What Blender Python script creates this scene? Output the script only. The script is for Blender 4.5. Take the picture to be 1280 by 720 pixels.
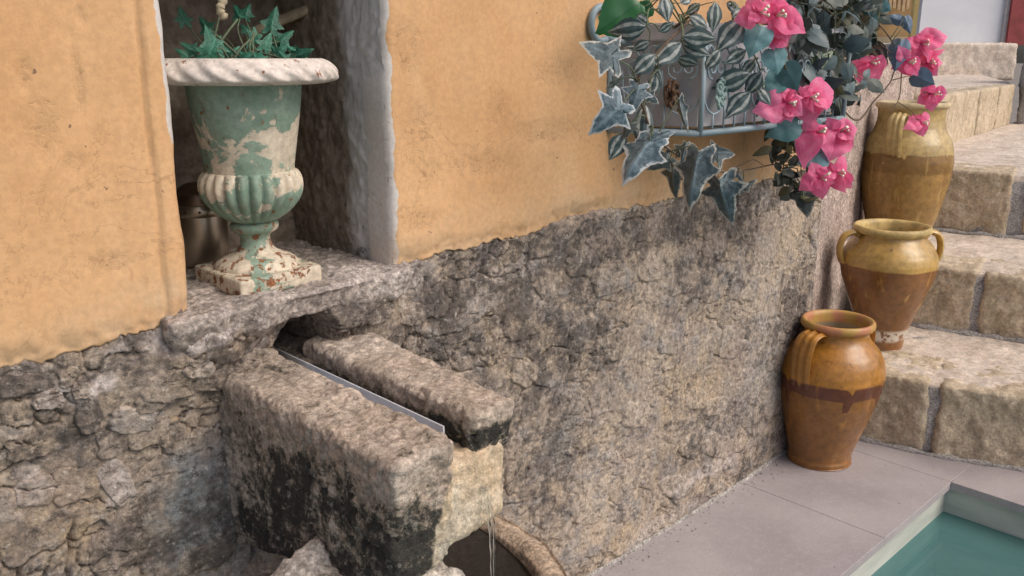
import bpy, math, random
import numpy as np
from mathutils import Vector, Matrix

random.seed(7)
RNG = np.random.default_rng(7)
for o in list(bpy.data.objects):
    bpy.data.objects.remove(o)
scene = bpy.context.scene
col = scene.collection

# ------------------------------------------------------------------ camera
F_PX, PITCH, YAW = 1088.0, math.radians(14.9), math.radians(46.2)
CAM = np.array([0.0, -1.0, 1.0])
FW = np.array([math.cos(YAW) * math.cos(PITCH), math.sin(YAW) * math.cos(PITCH), -math.sin(PITCH)])
RT = np.array([math.sin(YAW), -math.cos(YAW), 0.0])
UP = np.cross(RT, FW)
cd = bpy.data.cameras.new('camera')
cd.sensor_width = 36
cd.lens = 36 * F_PX / 1280
cd.clip_start = 0.02
cd.clip_end = 500
cam = bpy.data.objects.new('camera', cd)
col.objects.link(cam)
R3 = Matrix((RT, UP, -FW)).transposed()
cam.matrix_world = Matrix.Translation(CAM) @ R3.to_4x4()
scene.camera = cam

# ------------------------------------------------------------------ sky, sun, exposure
SUN_EL, SUN_AZ = math.radians(46), math.radians(-72)      # azimuth measured from +X towards +Y
w = bpy.data.worlds.new('World')
scene.world = w
w.use_nodes = True
nt = w.node_tree
sky = nt.nodes.new('ShaderNodeTexSky')
sky.sky_type = 'NISHITA'
sky.sun_disc = False
sky.sun_elevation = SUN_EL
sky.sun_rotation = math.pi / 2 - SUN_AZ
sky.air_density = 0.6
sky.dust_density = 4.0
sky.ozone_density = 0.6
nt.nodes['Background'].inputs[1].default_value = 0.115
nt.links.new(sky.outputs[0], nt.nodes['Background'].inputs[0])
sl = bpy.data.lights.new('sun', 'SUN')
sl.energy = 1.3
sl.angle = math.radians(45)
sl.color = (1.0, 0.93, 0.84)
sun = bpy.data.objects.new('sun', sl)
col.objects.link(sun)
sdir = Vector((math.cos(SUN_EL) * math.cos(SUN_AZ), math.cos(SUN_EL) * math.sin(SUN_AZ), math.sin(SUN_EL)))
sun.rotation_euler = sdir.to_track_quat('Z', 'Y').to_euler()
sun.location = sdir * 10
scene.view_settings.view_transform = 'Standard'
scene.view_settings.look = 'None'
scene.view_settings.gamma = 1
scene.view_settings.exposure = 0.36
scene.view_settings.use_curve_mapping = False
scene.render.engine = 'CYCLES'


# ------------------------------------------------------------------ helpers: survey points
def _ray(px, py):
    return FW * F_PX + RT * (px - 640) - UP * (py - 360)


def at_y(px, py, y):
    r = _ray(px, py)
    return CAM + r * ((y - CAM[1]) / r[1])


def at_z(px, py, z):
    r = _ray(px, py)
    return CAM + r * ((z - CAM[2]) / r[2])


def at_x(px, py, x):
    r = _ray(px, py)
    return CAM + r * ((x - CAM[0]) / r[0])


# ------------------------------------------------------------------ helpers: noise
_prm = np.random.default_rng(11).permutation(256)
_prm = np.concatenate([_prm, _prm, _prm])
_g = np.random.default_rng(12).normal(size=(256, 3))
_g /= np.linalg.norm(_g, axis=1)[:, None]


def pnoise(x, y, z):
    x = np.asarray(x, float); y = np.asarray(y, float); z = np.asarray(z, float)
    x, y, z = np.broadcast_arrays(x, y, z)
    xi = np.floor(x).astype(int); yi = np.floor(y).astype(int); zi = np.floor(z).astype(int)
    xf = x - xi; yf = y - yi; zf = z - zi
    u = xf ** 3 * (xf * (xf * 6 - 15) + 10); v = yf ** 3 * (yf * (yf * 6 - 15) + 10); q = zf ** 3 * (zf * (zf * 6 - 15) + 10)
    r = 0
    for a in (0, 1):
        for b in (0, 1):
            for c in (0, 1):
                h = _prm[_prm[_prm[(xi + a) & 255] + ((yi + b) & 255)] + ((zi + c) & 255)]
                g = _g[h]
                d = g[..., 0] * (xf - a) + g[..., 1] * (yf - b) + g[..., 2] * (zf - c)
                r = r + d * (u if a else 1 - u) * (v if b else 1 - v) * (q if c else 1 - q)
    return r * 1.6


def fbm(x, y, z, s, o=4, gain=0.5, seed=0.0):
    r = 0; a = 1.0; t = 0
    for i in range(o):
        r = r + a * pnoise(np.asarray(x) * s + seed * 17.3 + i * 5.1, np.asarray(y) * s + seed * 9.7, np.asarray(z) * s + i * 3.3)
        t += a; a *= gain; s *= 2.07
    return r / t


def sst(a, b, x):
    t = np.clip((x - a) / (b - a), 0, 1)
    return t * t * (3 - 2 * t)


def vor(x, y, s, seed=0):
    x = x * s; y = y * s
    xi = np.floor(x).astype(int); yi = np.floor(y).astype(int)
    f1 = np.full(x.shape, 9.0); f2 = np.full(x.shape, 9.0); idd = np.zeros(x.shape)
    for a in (-1, 0, 1):
        for b in (-1, 0, 1):
            h = _prm[_prm[(xi + a + seed * 31) & 255] + ((yi + b + seed * 57) & 255)]
            h2 = _prm[h + 101]
            d = np.hypot(xi + a + 0.1 + 0.8 * h / 255 - x, yi + b + 0.1 + 0.8 * h2 / 255 - y)
            n = d < f1
            f2 = np.where(n, f1, np.minimum(f2, d))
            idd = np.where(n, h2 * 256 + h, idd)
            f1 = np.where(n, d, f1)
    return f1 / s, f2 / s, (idd * 0.6180339) % 1.0


# ------------------------------------------------------------------ helpers: meshes and objects
def mesh_np(name, V, F, smooth=True):
    V = np.asarray(V, float); F = np.asarray(F, int)
    me = bpy.data.meshes.new(name)
    n, k = F.shape
    me.vertices.add(len(V)); me.vertices.foreach_set('co', V.ravel())
    me.loops.add(n * k); me.loops.foreach_set('vertex_index', F.ravel())
    me.polygons.add(n); me.polygons.foreach_set('loop_start', np.arange(0, n * k, k))
    me.polygons.foreach_set('loop_total', np.full(n, k))
    me.polygons.foreach_set('use_smooth', np.full(n, smooth))
    me.update(calc_edges=True)
    me.validate()
    return me


def fattr(me, name, vals):
    a = me.attributes.new(name, 'FLOAT', 'POINT')
    a.data.foreach_set('value', np.asarray(vals, float))


def tag(o, label=None, cat=None, group=None, kind=None):
    if label: o['label'] = label
    if cat: o['category'] = cat
    if group: o['group'] = group
    if kind: o['kind'] = kind
    return o


def attach(o, parent):
    o.parent = parent
    M = Matrix.Identity(4); p = parent
    while p is not None:
        M = (p.matrix_parent_inverse @ p.matrix_basis) @ M
        p = p.parent
    o.matrix_parent_inverse = M.inverted()


def ob(name, me, mat=None, parent=None):
    o = bpy.data.objects.new(name, me)
    if mat is not None and len(me.materials) == 0:
        me.materials.append(mat)
    col.objects.link(o)
    if parent is not None:
        attach(o, parent)
    return o


def thing(name, loc, label, cat, group=None):
    o = bpy.data.objects.new(name, None)
    o.empty_display_size = 0.05
    o.location = loc
    col.objects.link(o)
    o.matrix_basis = Matrix.Translation(Vector(loc))
    return tag(o, label, cat, group)


def grid_faces(nr, nc, wrap=False):
    i = np.arange(nr - 1)[:, None]; j = np.arange(nc if wrap else nc - 1)[None, :]
    j2 = (j + 1) % nc
    a = i * nc + j; b = i * nc + j2; c = (i + 1) * nc + j2; d = (i + 1) * nc + j
    return np.stack([a, b, c, d], -1).reshape(-1, 4)


class MB:
    """collects vertices and quads/tris"""
    def __init__(s):
        s.v = []; s.f = []

    def add(s, V, F):
        k = len(s.v)
        s.v += [tuple(p) for p in V]; s.f += [tuple(int(i) + k for i in f) for f in F]
        return s

    def tube(s, pts, r, n=8, closed=False, caps=True):
        pts = [Vector(p) for p in pts]; m = len(pts)
        rr = r if isinstance(r, (list, tuple)) else [r] * m
        k = len(s.v)
        up = Vector((0.123, 0.31, 0.94))
        for i, p in enumerate(pts):
            if closed: t = pts[(i + 1) % m] - pts[i - 1]
            else: t = pts[min(i + 1, m - 1)] - pts[max(i - 1, 0)]
            t.normalize()
            a = t.cross(up)
            if a.length < 1e-3: a = t.cross(Vector((1, 0, 0)))
            a.normalize(); b = t.cross(a)
            up = a.cross(t) if False else up
            for j in range(n):
                q = 2 * math.pi * j / n
                s.v.append(tuple(p + (a * math.cos(q) + b * math.sin(q)) * rr[i]))
        for i in range(m if closed else m - 1):
            i2 = (i + 1) % m
            for j in range(n):
                j2 = (j + 1) % n
                s.f.append((k + i * n + j, k + i * n + j2, k + i2 * n + j2, k + i2 * n + j))
        if caps and not closed:
            s.f.append(tuple(k + j for j in range(n))[::-1]); s.f.append(tuple(k + (m - 1) * n + j for j in range(n)))
        return s

    def box(s, x0, x1, y0, y1, z0, z1):
        V = [(x0, y0, z0), (x1, y0, z0), (x1, y1, z0), (x0, y1, z0), (x0, y0, z1), (x1, y0, z1), (x1, y1, z1), (x0, y1, z1)]
        return s.add(V, [(3, 2, 1, 0), (4, 5, 6, 7), (0, 1, 5, 4), (1, 2, 6, 5), (2, 3, 7, 6), (3, 0, 4, 7)])

    def build(s, name, mat, parent=None, smooth=True):
        me = bpy.data.meshes.new(name)
        me.from_pydata(s.v, [], s.f)
        for p in me.polygons: p.use_smooth = smooth
        me.update()
        return ob(name, me, mat, parent)


def spline(pts, n=8):
    """Catmull-Rom through points"""
    P = [np.array(p, float) for p in pts]
    P = [2 * P[0] - P[1]] + P + [2 * P[-1] - P[-2]]
    out = []
    for i in range(1, len(P) - 2):
        for t in np.linspace(0, 1, n, endpoint=False):
            a, b, c, d = P[i - 1:i + 3]
            out.append(0.5 * ((2 * b) + (-a + c) * t + (2 * a - 5 * b + 4 * c - d) * t * t + (-a + 3 * b - 3 * c + d) * t ** 3))
    out.append(P[-2])
    return out


def lathe(prof, nseg=64, rfun=None, sub=6, axis=(0, 0)):
    """prof: (r, z) control points, smoothed; rfun(theta, z, r) -> r"""
    pr = np.array(spline(prof, sub)) if sub else np.array(prof, float)
    th = np.linspace(0, 2 * np.pi, nseg, endpoint=False)
    r = np.maximum(pr[:, 0][:, None], 0) * np.ones_like(th)[None]
    z = pr[:, 1][:, None] * np.ones_like(th)[None]
    T = th[None] * np.ones_like(r)
    if rfun is not None: r = rfun(T, z, r)
    V = np.stack([axis[0] + r * np.cos(T), axis[1] + r * np.sin(T), z], -1).reshape(-1, 3)
    return V, grid_faces(len(pr), nseg, True)


def rough_hexa(name, bot, top, res, rnd, amp, seed, mat, parent, s=14.0, extra=None, rock=0.0):
    """a stone block: plan quads bot/top (4 points, counter-clockwise, 3D), rounded edges, rough faces"""
    bot = np.array(bot, float); top = np.array(top, float)
    L = np.array([np.linalg.norm(bot[1] - bot[0]), np.linalg.norm(bot[3] - bot[0]), np.linalg.norm(top[0] - bot[0])])
    n = np.maximum((L / res).astype(int), 3)
    rnd = min(rnd, L.min() * 0.45)
    verts = []; faces = []; k = 0
    for ax in range(3):
        for sd in (0, 1):
            a, b = [i for i in range(3) if i != ax]
            u = np.linspace(0, 1, n[a] + 1); v = np.linspace(0, 1, n[b] + 1)
            Uq, Vq = np.meshgrid(u, v, indexing='ij')
            P = np.zeros(Uq.shape + (3,)); P[..., a] = Uq; P[..., b] = Vq; P[..., ax] = sd
            f = grid_faces(n[a] + 1, n[b] + 1)
            flip = (sd == 1) ^ (ax == 1)
            if not flip: f = f[:, ::-1]
            verts.append(P.reshape(-1, 3)); faces.append(f + k); k += P[..., 0].size
    P = np.concatenate(verts); Fc = np.concatenate(faces)
    key = np.round(P * 1e6).astype(np.int64)
    _, idx, inv = np.unique(key, axis=0, return_index=True, return_inverse=True)
    P = P[idx]; Fc = inv.ravel()[Fc]
    X = (P - 0.5) * L
    lim = L / 2 - rnd
    Q = np.clip(X, -lim, lim); D = X - Q
    dl = np.linalg.norm(D, axis=1, keepdims=True) + 1e-9
    X = np.where(dl > 1e-8, Q + D / dl * rnd, X)
    Nn = np.where(dl > 1e-8, D / dl, 0)
    P = X / L + 0.5
    u, v, ww = P[:, :1], P[:, 1:2], P[:, 2:3]

    def bil(q): return q[0] * (1 - u) * (1 - v) + q[1] * u * (1 - v) + q[2] * u * v + q[3] * (1 - u) * v
    W = bil(bot) * (1 - ww) + bil(top) * ww
    e1 = bot[1] - bot[0]; e1 /= np.linalg.norm(e1)
    e2 = bot[3] - bot[0]; e2 -= e1 * (e2 @ e1); e2 /= np.linalg.norm(e2)
    e3 = np.cross(e1, e2)
    Nw = Nn[:, :1] * e1 + Nn[:, 1:2] * e2 + Nn[:, 2:3] * e3
    x, y, z = W.T
    h = fbm(x, y, z, s, 5, 0.55, seed)
    rid = 1 - np.abs(fbm(x, y, z, s * 1.7, 4, 0.5, seed + 3)) * 2.4
    fine = fbm(x, y, z, s * 9, 3, 0.6, seed + 5)
    disp = amp * (h * 1.1 + 0.45 * rid - 0.3 + 0.45 * fine)
    if rock:
        q = fbm(x, y, z, s * 1.1, 4, .6, seed + 11) * 5; qi = np.floor(q)
        disp = disp + rock * ((qi + sst(.35, .65, q - qi)) / 5 + .25 * (1 - 2 * np.abs(fbm(x, y, z, s * 3, 3, .6, seed + 13))))
    if extra is not None: disp = disp + extra(W, Nw)
    W = W + Nw * disp[:, None]
    return ob(name, mesh_np(name, W, Fc), mat, parent)


# ------------------------------------------------------------------ helpers: materials
class MT:
    def __init__(s, name):
        s.m = bpy.data.materials.new(name); s.m.use_nodes = True
        s.t = s.m.node_tree; s.bsdf = s.t.nodes['Principled BSDF']; s.out = s.t.nodes['Material Output']
        tc = s.t.nodes.new('ShaderNodeTexCoord'); s.co = tc.outputs['Object']

    def lk(s, a, inp):
        if hasattr(a, 'node'): s.t.links.new(a, inp)
        else:
            if isinstance(a, (tuple, list)) and len(a) == 3 and inp.type == 'RGBA': a = (*a, 1)
            inp.default_value = a

    def noise(s, sc, det=6, ro=0.6, co=None, dist=0.0, ty='FBM', stretch=None):
        n = s.t.nodes.new('ShaderNodeTexNoise')
        n.inputs['Scale'].default_value = sc; n.inputs['Detail'].default_value = det
        n.inputs['Roughness'].default_value = ro; n.inputs['Distortion'].default_value = dist
        c = co or s.co
        if stretch:
            mp = s.t.nodes.new('ShaderNodeMapping'); mp.inputs['Scale'].default_value = stretch
            s.t.links.new(c, mp.inputs[0]); c = mp.outputs[0]
        s.t.links.new(c, n.inputs['Vector'])
        return n.outputs['Fac']

    def voro(s, sc, feat='F1', rnd=1.0, co=None):
        n = s.t.nodes.new('ShaderNodeTexVoronoi'); n.feature = feat
        n.inputs['Scale'].default_value = sc; n.inputs['Randomness'].default_value = rnd
        s.t.links.new(co or s.co, n.inputs['Vector'])
        return n.outputs['Distance'] if feat != 'COL' else n.outputs['Color']

    def ramp(s, f, a, b, lo=0.0, hi=1.0):
        n = s.t.nodes.new('ShaderNodeMapRange'); n.interpolation_type = 'SMOOTHSTEP'
        s.lk(f, n.inputs['Value'])
        n.inputs['From Min'].default_value = a; n.inputs['From Max'].default_value = b
        n.inputs['To Min'].default_value = lo; n.inputs['To Max'].default_value = hi
        return n.outputs[0]

    def mix(s, f, a, b, mode='MIX'):
        n = s.t.nodes.new('ShaderNodeMix'); n.data_type = 'RGBA'; n.blend_type = mode
        s.lk(f, n.inputs[0]); s.lk(a, n.inputs[6]); s.lk(b, n.inputs[7])
        return n.outputs[2]

    def math(s, op, a, b=0.0, clamp=False):
        n = s.t.nodes.new('ShaderNodeMath'); n.operation = op; n.use_clamp = clamp
        s.lk(a, n.inputs[0]); s.lk(b, n.inputs[1])
        return n.outputs[0]

    def grain(s, c, sc, lo, hi, det=3, a=0.32, b=0.68):
        return s.mix(1.0, c, s.ramp(s.noise(sc, det, 0.7), a, b, lo, hi), 'MULTIPLY')

    def attr(s, name):
        n = s.t.nodes.new('ShaderNodeAttribute'); n.attribute_name = name
        return n.outputs['Fac']

    def sep(s):
        n = s.t.nodes.new('ShaderNodeSeparateXYZ'); s.t.links.new(s.co, n.inputs[0])
        return n.outputs

    def rand(s):
        n = s.t.nodes.new('ShaderNodeObjectInfo'); return n.outputs['Random']

    def set(s, color=None, rough=None, metal=None, **kw):
        if color is not None: s.lk(color, s.bsdf.inputs['Base Color'])
        if rough is not None: s.lk(rough, s.bsdf.inputs['Roughness'])
        if metal is not None: s.lk(metal, s.bsdf.inputs['Metallic'])
        for k, v in kw.items(): s.lk(v, s.bsdf.inputs[k])
        return s

    def bump(s, h, strength=0.5, dist=0.003):
        n = s.t.nodes.new('ShaderNodeBump')
        n.inputs['Strength'].default_value = strength; n.inputs['Distance'].default_value = dist
        s.lk(h, n.inputs['Height']); s.t.links.new(n.outputs[0], s.bsdf.inputs['Normal'])
        return s


def simple(name, color, rough=0.6, metal=0.0, var=0.12, sc=30, bump=0.0, **kw):
    m = MT(name)
    n = m.noise(sc, 5)
    dark = tuple(c * (1 - var) for c in color); lite = tuple(min(c * (1 + var), 1) for c in color)
    m.set(m.mix(m.ramp(n, 0.3, 0.7), dark, lite), rough, metal, **kw)
    if bump: m.bump(m.noise(sc * 6, 4), bump, 0.002)
    return m.m


M = {}
# --- rubble wall: warm grey stone and old lime render with black lichen
m = MT('rubble')
n1 = m.noise(7, 9, 0.65); n2 = m.noise(26, 9, 0.72, dist=0.6); n3 = m.noise(120, 6, 0.75); n4 = m.noise(55, 8, 0.75, dist=0.4)
plate = m.attr('plate'); dk = m.attr('dark'); pl = m.attr('pale'); bl = m.attr('blue'); sd = m.attr('sand')
n5 = m.noise(13, 10, 0.76, dist=0.5); n6 = m.noise(38, 9, 0.78)
n7 = m.noise(2.6, 7, 0.62, dist=0.5)
c = m.mix(m.ramp(n1, 0.32, 0.68), (0.245, 0.195, 0.155), (0.41, 0.34, 0.27))
c = m.mix(m.ramp(n7, 0.5, 0.66, 0, 0.6), c, (0.47, 0.40, 0.325))
c = m.mix(m.ramp(plate, 0.5, 0.95, 0, 0.4), c, (0.43, 0.34, 0.255))
c = m.mix(m.ramp(plate, 0.4, 0.05, 0, 0.45), c, (0.20, 0.17, 0.16))
lay = m.attr('layer')
c = m.mix(m.ramp(lay, 0.52, 0.80, 0, 0.75), c, (0.285, 0.265, 0.25))
c = m.mix(m.ramp(lay, 0.48, 0.22, 0, 0.7), c, (0.44, 0.35, 0.255))
c = m.mix(m.ramp(n2, 0.52, 0.62, 0, 0.6), c, (0.49, 0.40, 0.31))
c = m.mix(m.math('MULTIPLY', bl, m.ramp(n2, 0.3, 0.6, 0.45, 0.95)), c, (0.215, 0.25, 0.265))
c = m.mix(m.math('MULTIPLY', sd, m.ramp(n2, 0.35, 0.6, 0.3, 1)), c, (0.44, 0.325, 0.19))
c = m.mix(m.ramp(m.noise(5, 6, 0.6), 0.52, 0.68, 0, 0.4), c, (0.29, 0.22, 0.20))
c = m.mix(m.math('MULTIPLY', pl, m.ramp(n4, 0.40, 0.54, 0.1, 1)), c, (0.58, 0.515, 0.485))
lich = m.math('ADD', m.math('MULTIPLY', dk, 0.085), m.math('ADD', m.math('MULTIPLY', n5, 0.5), m.math('MULTIPLY', n6, 0.5)))
lich = m.math('SUBTRACT', lich, m.math('MULTIPLY', pl, 0.08))
lich = m.math('ADD', lich, m.ramp(n7, 0.35, 0.65, 0.06, -0.05))
c = m.mix(m.ramp(lich, 0.495, 0.60, 0, 0.82), c, m.mix(m.ramp(n4, 0.4, 0.6), (0.055, 0.047, 0.043), (0.115, 0.098, 0.088)))
strk = m.math('ADD', m.noise(18, 9, 0.74, stretch=(1, 1, 0.24), dist=0.4), m.math('MULTIPLY', dk, 0.06))
c = m.mix(m.ramp(strk, 0.55, 0.68, 0, 0.6), c, (0.095, 0.08, 0.074))
c = m.mix(m.ramp(m.noise(21, 8, 0.72, stretch=(1, 1, 0.35), dist=0.5), 0.57, 0.68, 0, 0.55), c, (0.50, 0.44, 0.385))
c = m.mix(m.ramp(m.noise(95, 5, 0.75), 0.57, 0.66, 0, 0.6), c, (0.56, 0.50, 0.43))
c = m.mix(m.ramp(m.noise(80, 6, 0.8), 0.56, 0.64, 0, 0.75), c, (0.07, 0.06, 0.055))
c = m.mix(m.ramp(m.noise(15, 5, 0.6), 0.67, 0.75, 0, 0.55), c, (0.36, 0.24, 0.10))
c = m.grain(c, 110, 0.78, 1.50, 6)
m.set(c, 0.92)
m.bump(m.math('ADD', m.math('MULTIPLY', n3, 0.5), m.math('ADD', m.math('MULTIPLY', m.noise(300, 4, 0.75), 0.35), n4)), 1.0, 0.006)
M['rubble'] = m.m

# --- plaster
m = MT('plaster')
n1 = m.noise(3.5, 7, 0.6); n2 = m.noise(95, 6, 0.75, dist=0.5); n3 = m.noise(260, 4, 0.7); rgh = m.attr('rough')
c = m.mix(m.ramp(n1, 0.3, 0.7), (0.56, 0.315, 0.145), (0.635, 0.385, 0.195))
c = m.mix(m.ramp(m.noise(11, 8, 0.68, stretch=(1, 1, 0.4)), 0.48, 0.75, 0, 0.5), c, (0.69, 0.455, 0.26))
c = m.mix(m.ramp(m.noise(6, 6, 0.6), 0.56, 0.72, 0, 0.35), c, (0.56, 0.30, 0.13))
pits = m.math('ADD', n2, m.math('MULTIPLY', rgh, 0.10))
c = m.mix(m.ramp(pits, 0.64, 0.74, 0, 0.55), c, (0.33, 0.175, 0.075))
chip = m.math('ADD', m.attr('edge'), m.math('MULTIPLY', m.noise(22, 6, 0.7), 0.9))
c = m.mix(m.ramp(chip, 1.06, 1.12), c, m.mix(m.ramp(n1, .3, .7), (0.56, 0.51, 0.46), (0.62, 0.59, 0.56)))
c = m.mix(m.ramp(m.noise(70, 2, 0.5), 0.745, 0.765, 0, 0.8), c, (0.14, 0.09, 0.06))
c = m.mix(m.ramp(m.noise(4, 8, 0.7, stretch=(2.5, 1, 0.35), dist=0.3), 0.5, 0.72, 0, 0.4), c, (0.50, 0.30, 0.155))
c = m.mix(m.math('MULTIPLY', m.attr('stain'), m.ramp(m.noise(12, 8, 0.7), 0.35, 0.6, 0.1, 0.75)), c, (0.56, 0.41, 0.26))
ck = m.math('MULTIPLY', m.ramp(m.math('ABSOLUTE', m.math('SUBTRACT', m.noise(4.5, 9, 0.62, dist=0.8), 0.5)), 0.0045, 0.0015), m.ramp(m.noise(3.1, 2, 0.5), 0.52, 0.6))
c = m.mix(m.math('MULTIPLY', ck, 0.35), c, (0.26, 0.14, 0.06))
c = m.mix(m.ramp(m.noise(24, 4, 0.6, stretch=(1, 1, 0.5)), 0.68, 0.74, 0, 0.35), c, (0.42, 0.23, 0.10))
c = m.grain(c, 140, 0.92, 1.07, 4)
m.set(c, 0.9)
m.bump(m.math('ADD', m.math('MULTIPLY', n2, m.ramp(rgh, 0, 1, 0.12, -1.0)), m.math('MULTIPLY', n3, 0.12)), 0.7, 0.004)
M['plaster'] = m.m

# --- niche lining: grey cement, earthy in the depth
m = MT('niche_cement')
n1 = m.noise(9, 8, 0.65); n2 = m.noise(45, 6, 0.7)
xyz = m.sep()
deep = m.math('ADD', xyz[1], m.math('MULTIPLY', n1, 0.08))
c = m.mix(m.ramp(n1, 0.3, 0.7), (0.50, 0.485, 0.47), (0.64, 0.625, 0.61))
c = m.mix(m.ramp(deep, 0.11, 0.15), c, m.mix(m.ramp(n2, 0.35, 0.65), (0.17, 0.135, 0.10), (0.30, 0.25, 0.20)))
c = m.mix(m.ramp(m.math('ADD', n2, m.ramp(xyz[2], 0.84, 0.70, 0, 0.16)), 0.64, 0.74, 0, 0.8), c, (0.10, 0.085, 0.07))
m.set(c, 0.9); m.bump(m.math('ADD', n1, m.math('MULTIPLY', n2, 0.5)), 0.6, 0.006)
M['niche'] = m.m


def stone_mat(name, lo, hi, spot, pale, algae=False, spotlim=(0.6, 0.7), sc=1.0, gr=1.0):
    m = MT(name)
    n1 = m.noise(8 * sc, 9, 0.65); n2 = m.noise(38 * sc, 7, 0.7); n3 = m.noise(150 * sc, 4, 0.7)
    c = m.mix(m.ramp(n1, 0.3, 0.7), lo, hi)
    c = m.mix(m.ramp(n2, 0.5, 0.7, 0, 0.6), c, pale)
    c = m.mix(m.ramp(m.noise(20 * sc, 7, 0.72), spotlim[0], spotlim[1], 0, 0.75), c, spot)
    c = m.mix(m.ramp(n3, 0.38, 0.60, 0.5 * gr, 0), c, tuple(v * 0.4 for v in lo))
    if algae:
        a = m.attr('algae')
        nn = m.math('ADD', m.math('MULTIPLY', m.math('SUBTRACT', m.noise(13, 9, 0.74, dist=0.5), 0.5), 2.6), m.math('MULTIPLY', m.math('SUBTRACT', m.noise(70, 7, 0.8), 0.5), 2.2))
        f = m.math('ADD', a, nn)
        c = m.mix(m.ramp(f, 0.25, 0.6, 0, 0.5), c, (0.15, 0.125, 0.075))
        c = m.mix(m.ramp(f, 0.42, 0.80, 0, 0.96), c, (0.022, 0.021, 0.018))
        c = m.mix(m.math('MULTIPLY', m.ramp(f, 0.5, 0.8), m.ramp(m.noise(34, 7, 0.75), 0.55, 0.64, 0, 0.7)), c, (0.36, 0.33, 0.28))
        l = m.attr('lime')
        f2 = m.math('ADD', l, m.math('MULTIPLY', m.math('SUBTRACT', m.noise(14, 7, 0.65), 0.5), 0.9))
        lime = m.mix(m.ramp(m.noise(7, 6, 0.6), 0.35, 0.65), (0.52, 0.385, 0.245), (0.60, 0.55, 0.45))
        lime = m.mix(m.ramp(m.noise(22, 6, 0.65, stretch=(1, 1, 0.25)), 0.5, 0.7, 0, 0.5), lime, (0.33, 0.30, 0.22))
        c = m.mix(m.ramp(f2, 0.42, 0.62, 0, 0.95), c, lime)
    c = m.grain(c, 120 * sc, 1 - 0.32 * gr, 1 + 0.38 * gr, 5)
    c = m.grain(c, 30 * sc, 0.82, 1.2, 6)
    m.set(c, 0.9)
    m.bump(m.math('ADD', m.math('MULTIPLY', n3, 0.7), m.math('ADD', n2, m.math('MULTIPLY', m.noise(320 * sc, 3, 0.7), 0.4))), 0.85, 0.005)
    return m.m


M['ledge'] = stone_mat('ledge_stone', (0.31, 0.26, 0.22), (0.52, 0.455, 0.41), (0.085, 0.075, 0.07), (0.58, 0.51, 0.48), spotlim=(0.56, 0.68))
M['spout'] = stone_mat('spout_stone', (0.38, 0.305, 0.24), (0.52, 0.435, 0.36), (0.20, 0.15, 0.12), (0.58, 0.50, 0.43), algae=True, gr=.75)
M['basin'] = stone_mat('basin_stone', (0.46, 0.34, 0.24), (0.62, 0.48, 0.36), (0.25, 0.19, 0.13), (0.68, 0.56, 0.44))
M['boulder'] = stone_mat('pale_boulder', (0.50, 0.44, 0.375), (0.68, 0.62, 0.545), (0.17, 0.14, 0.12), (0.62, 0.57, 0.51))
M['block'] = stone_mat('sandstone_block', (0.46, 0.37, 0.25), (0.62, 0.51, 0.365), (0.29, 0.23, 0.165), (0.64, 0.55, 0.43), gr=.38)
M['tread'] = stone_mat('worn_tread', (0.58, 0.48, 0.385), (0.74, 0.64, 0.54), (0.44, 0.375, 0.32), (0.76, 0.68, 0.60), gr=.3)
M['mortar'] = stone_mat('grey_mortar', (0.34, 0.315, 0.285), (0.52, 0.49, 0.455), (0.15, 0.14, 0.13), (0.58, 0.555, 0.53), sc=1.6)
M['pinkwall'] = stone_mat('pink_render', (0.40, 0.31, 0.26), (0.56, 0.46, 0.40), (0.13, 0.105, 0.09), (0.62, 0.53, 0.47), spotlim=(0.6, 0.66))
M['black'] = simple('dark_void', (0.012, 0.010, 0.009), 1.0)

# --- paving tile, pool
m = MT('porcelain_tile')
n1 = m.noise(5, 5, 0.5); n2 = m.noise(60, 4, 0.6)
c = m.mix(m.ramp(n1, 0.3, 0.7), (0.33, 0.295, 0.30), (0.41, 0.37, 0.37))
c = m.mix(m.ramp(n2, 0.45, 0.7, 0, 0.25), c, (0.50, 0.455, 0.445))
c = m.mix(m.ramp(m.noise(48, 2, 0.5), 0.745, 0.765, 0, 0.8), c, (0.12, 0.09, 0.08))
c = m.mix(m.ramp(m.noise(9, 8, 0.7, dist=0.6), 0.54, 0.72, 0, 0.35), c, (0.46, 0.41, 0.38))
c = m.mix(m.ramp(m.noise(4, 7, 0.65), 0.52, 0.7, 0, 0.35), c, (0.285, 0.27, 0.29))
c = m.grain(c, 220, 0.92, 1.07, 3)
m.set(c, m.ramp(m.noise(7, 6, 0.6), 0.3, 0.7, 0.38, 0.62)); m.bump(n2, 0.1, 0.001)
M['tile'] = m.m
M['grout'] = simple('grout', (0.52, 0.49, 0.48), 0.9)
m = MT('pool_tile')
n1 = m.noise(6, 6, 0.6, stretch=(1, 1, 6)); n2 = m.noise(40, 4, 0.6)
c = m.mix(m.ramp(n1, 0.3, 0.7), (0.42, 0.44, 0.385), (0.55, 0.56, 0.50))
m.set(c, 0.5); m.bump(n2, 0.1, 0.001)
M['pooltile'] = m.m
m = MT('pool_water')
tr = m.t.nodes.new('ShaderNodeBsdfTransparent'); tr.inputs[0].default_value = (0.46, 0.78, 0.78, 1)
gl = m.t.nodes.new('ShaderNodeBsdfGlossy'); gl.inputs['Roughness'].default_value = 0.03
fr = m.t.nodes.new('ShaderNodeFresnel'); fr.inputs[0].default_value = 1.33
mx = m.t.nodes.new('ShaderNodeMixShader')
bp = m.t.nodes.new('ShaderNodeBump'); bp.inputs['Strength'].default_value = 0.06; bp.inputs['Distance'].default_value = 0.02
m.t.links.new(m.noise(9, 2, 0.4), bp.inputs['Height'])
m.t.links.new(bp.outputs[0], gl.inputs['Normal']); m.t.links.new(bp.outputs[0], fr.inputs['Normal'])
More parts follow.
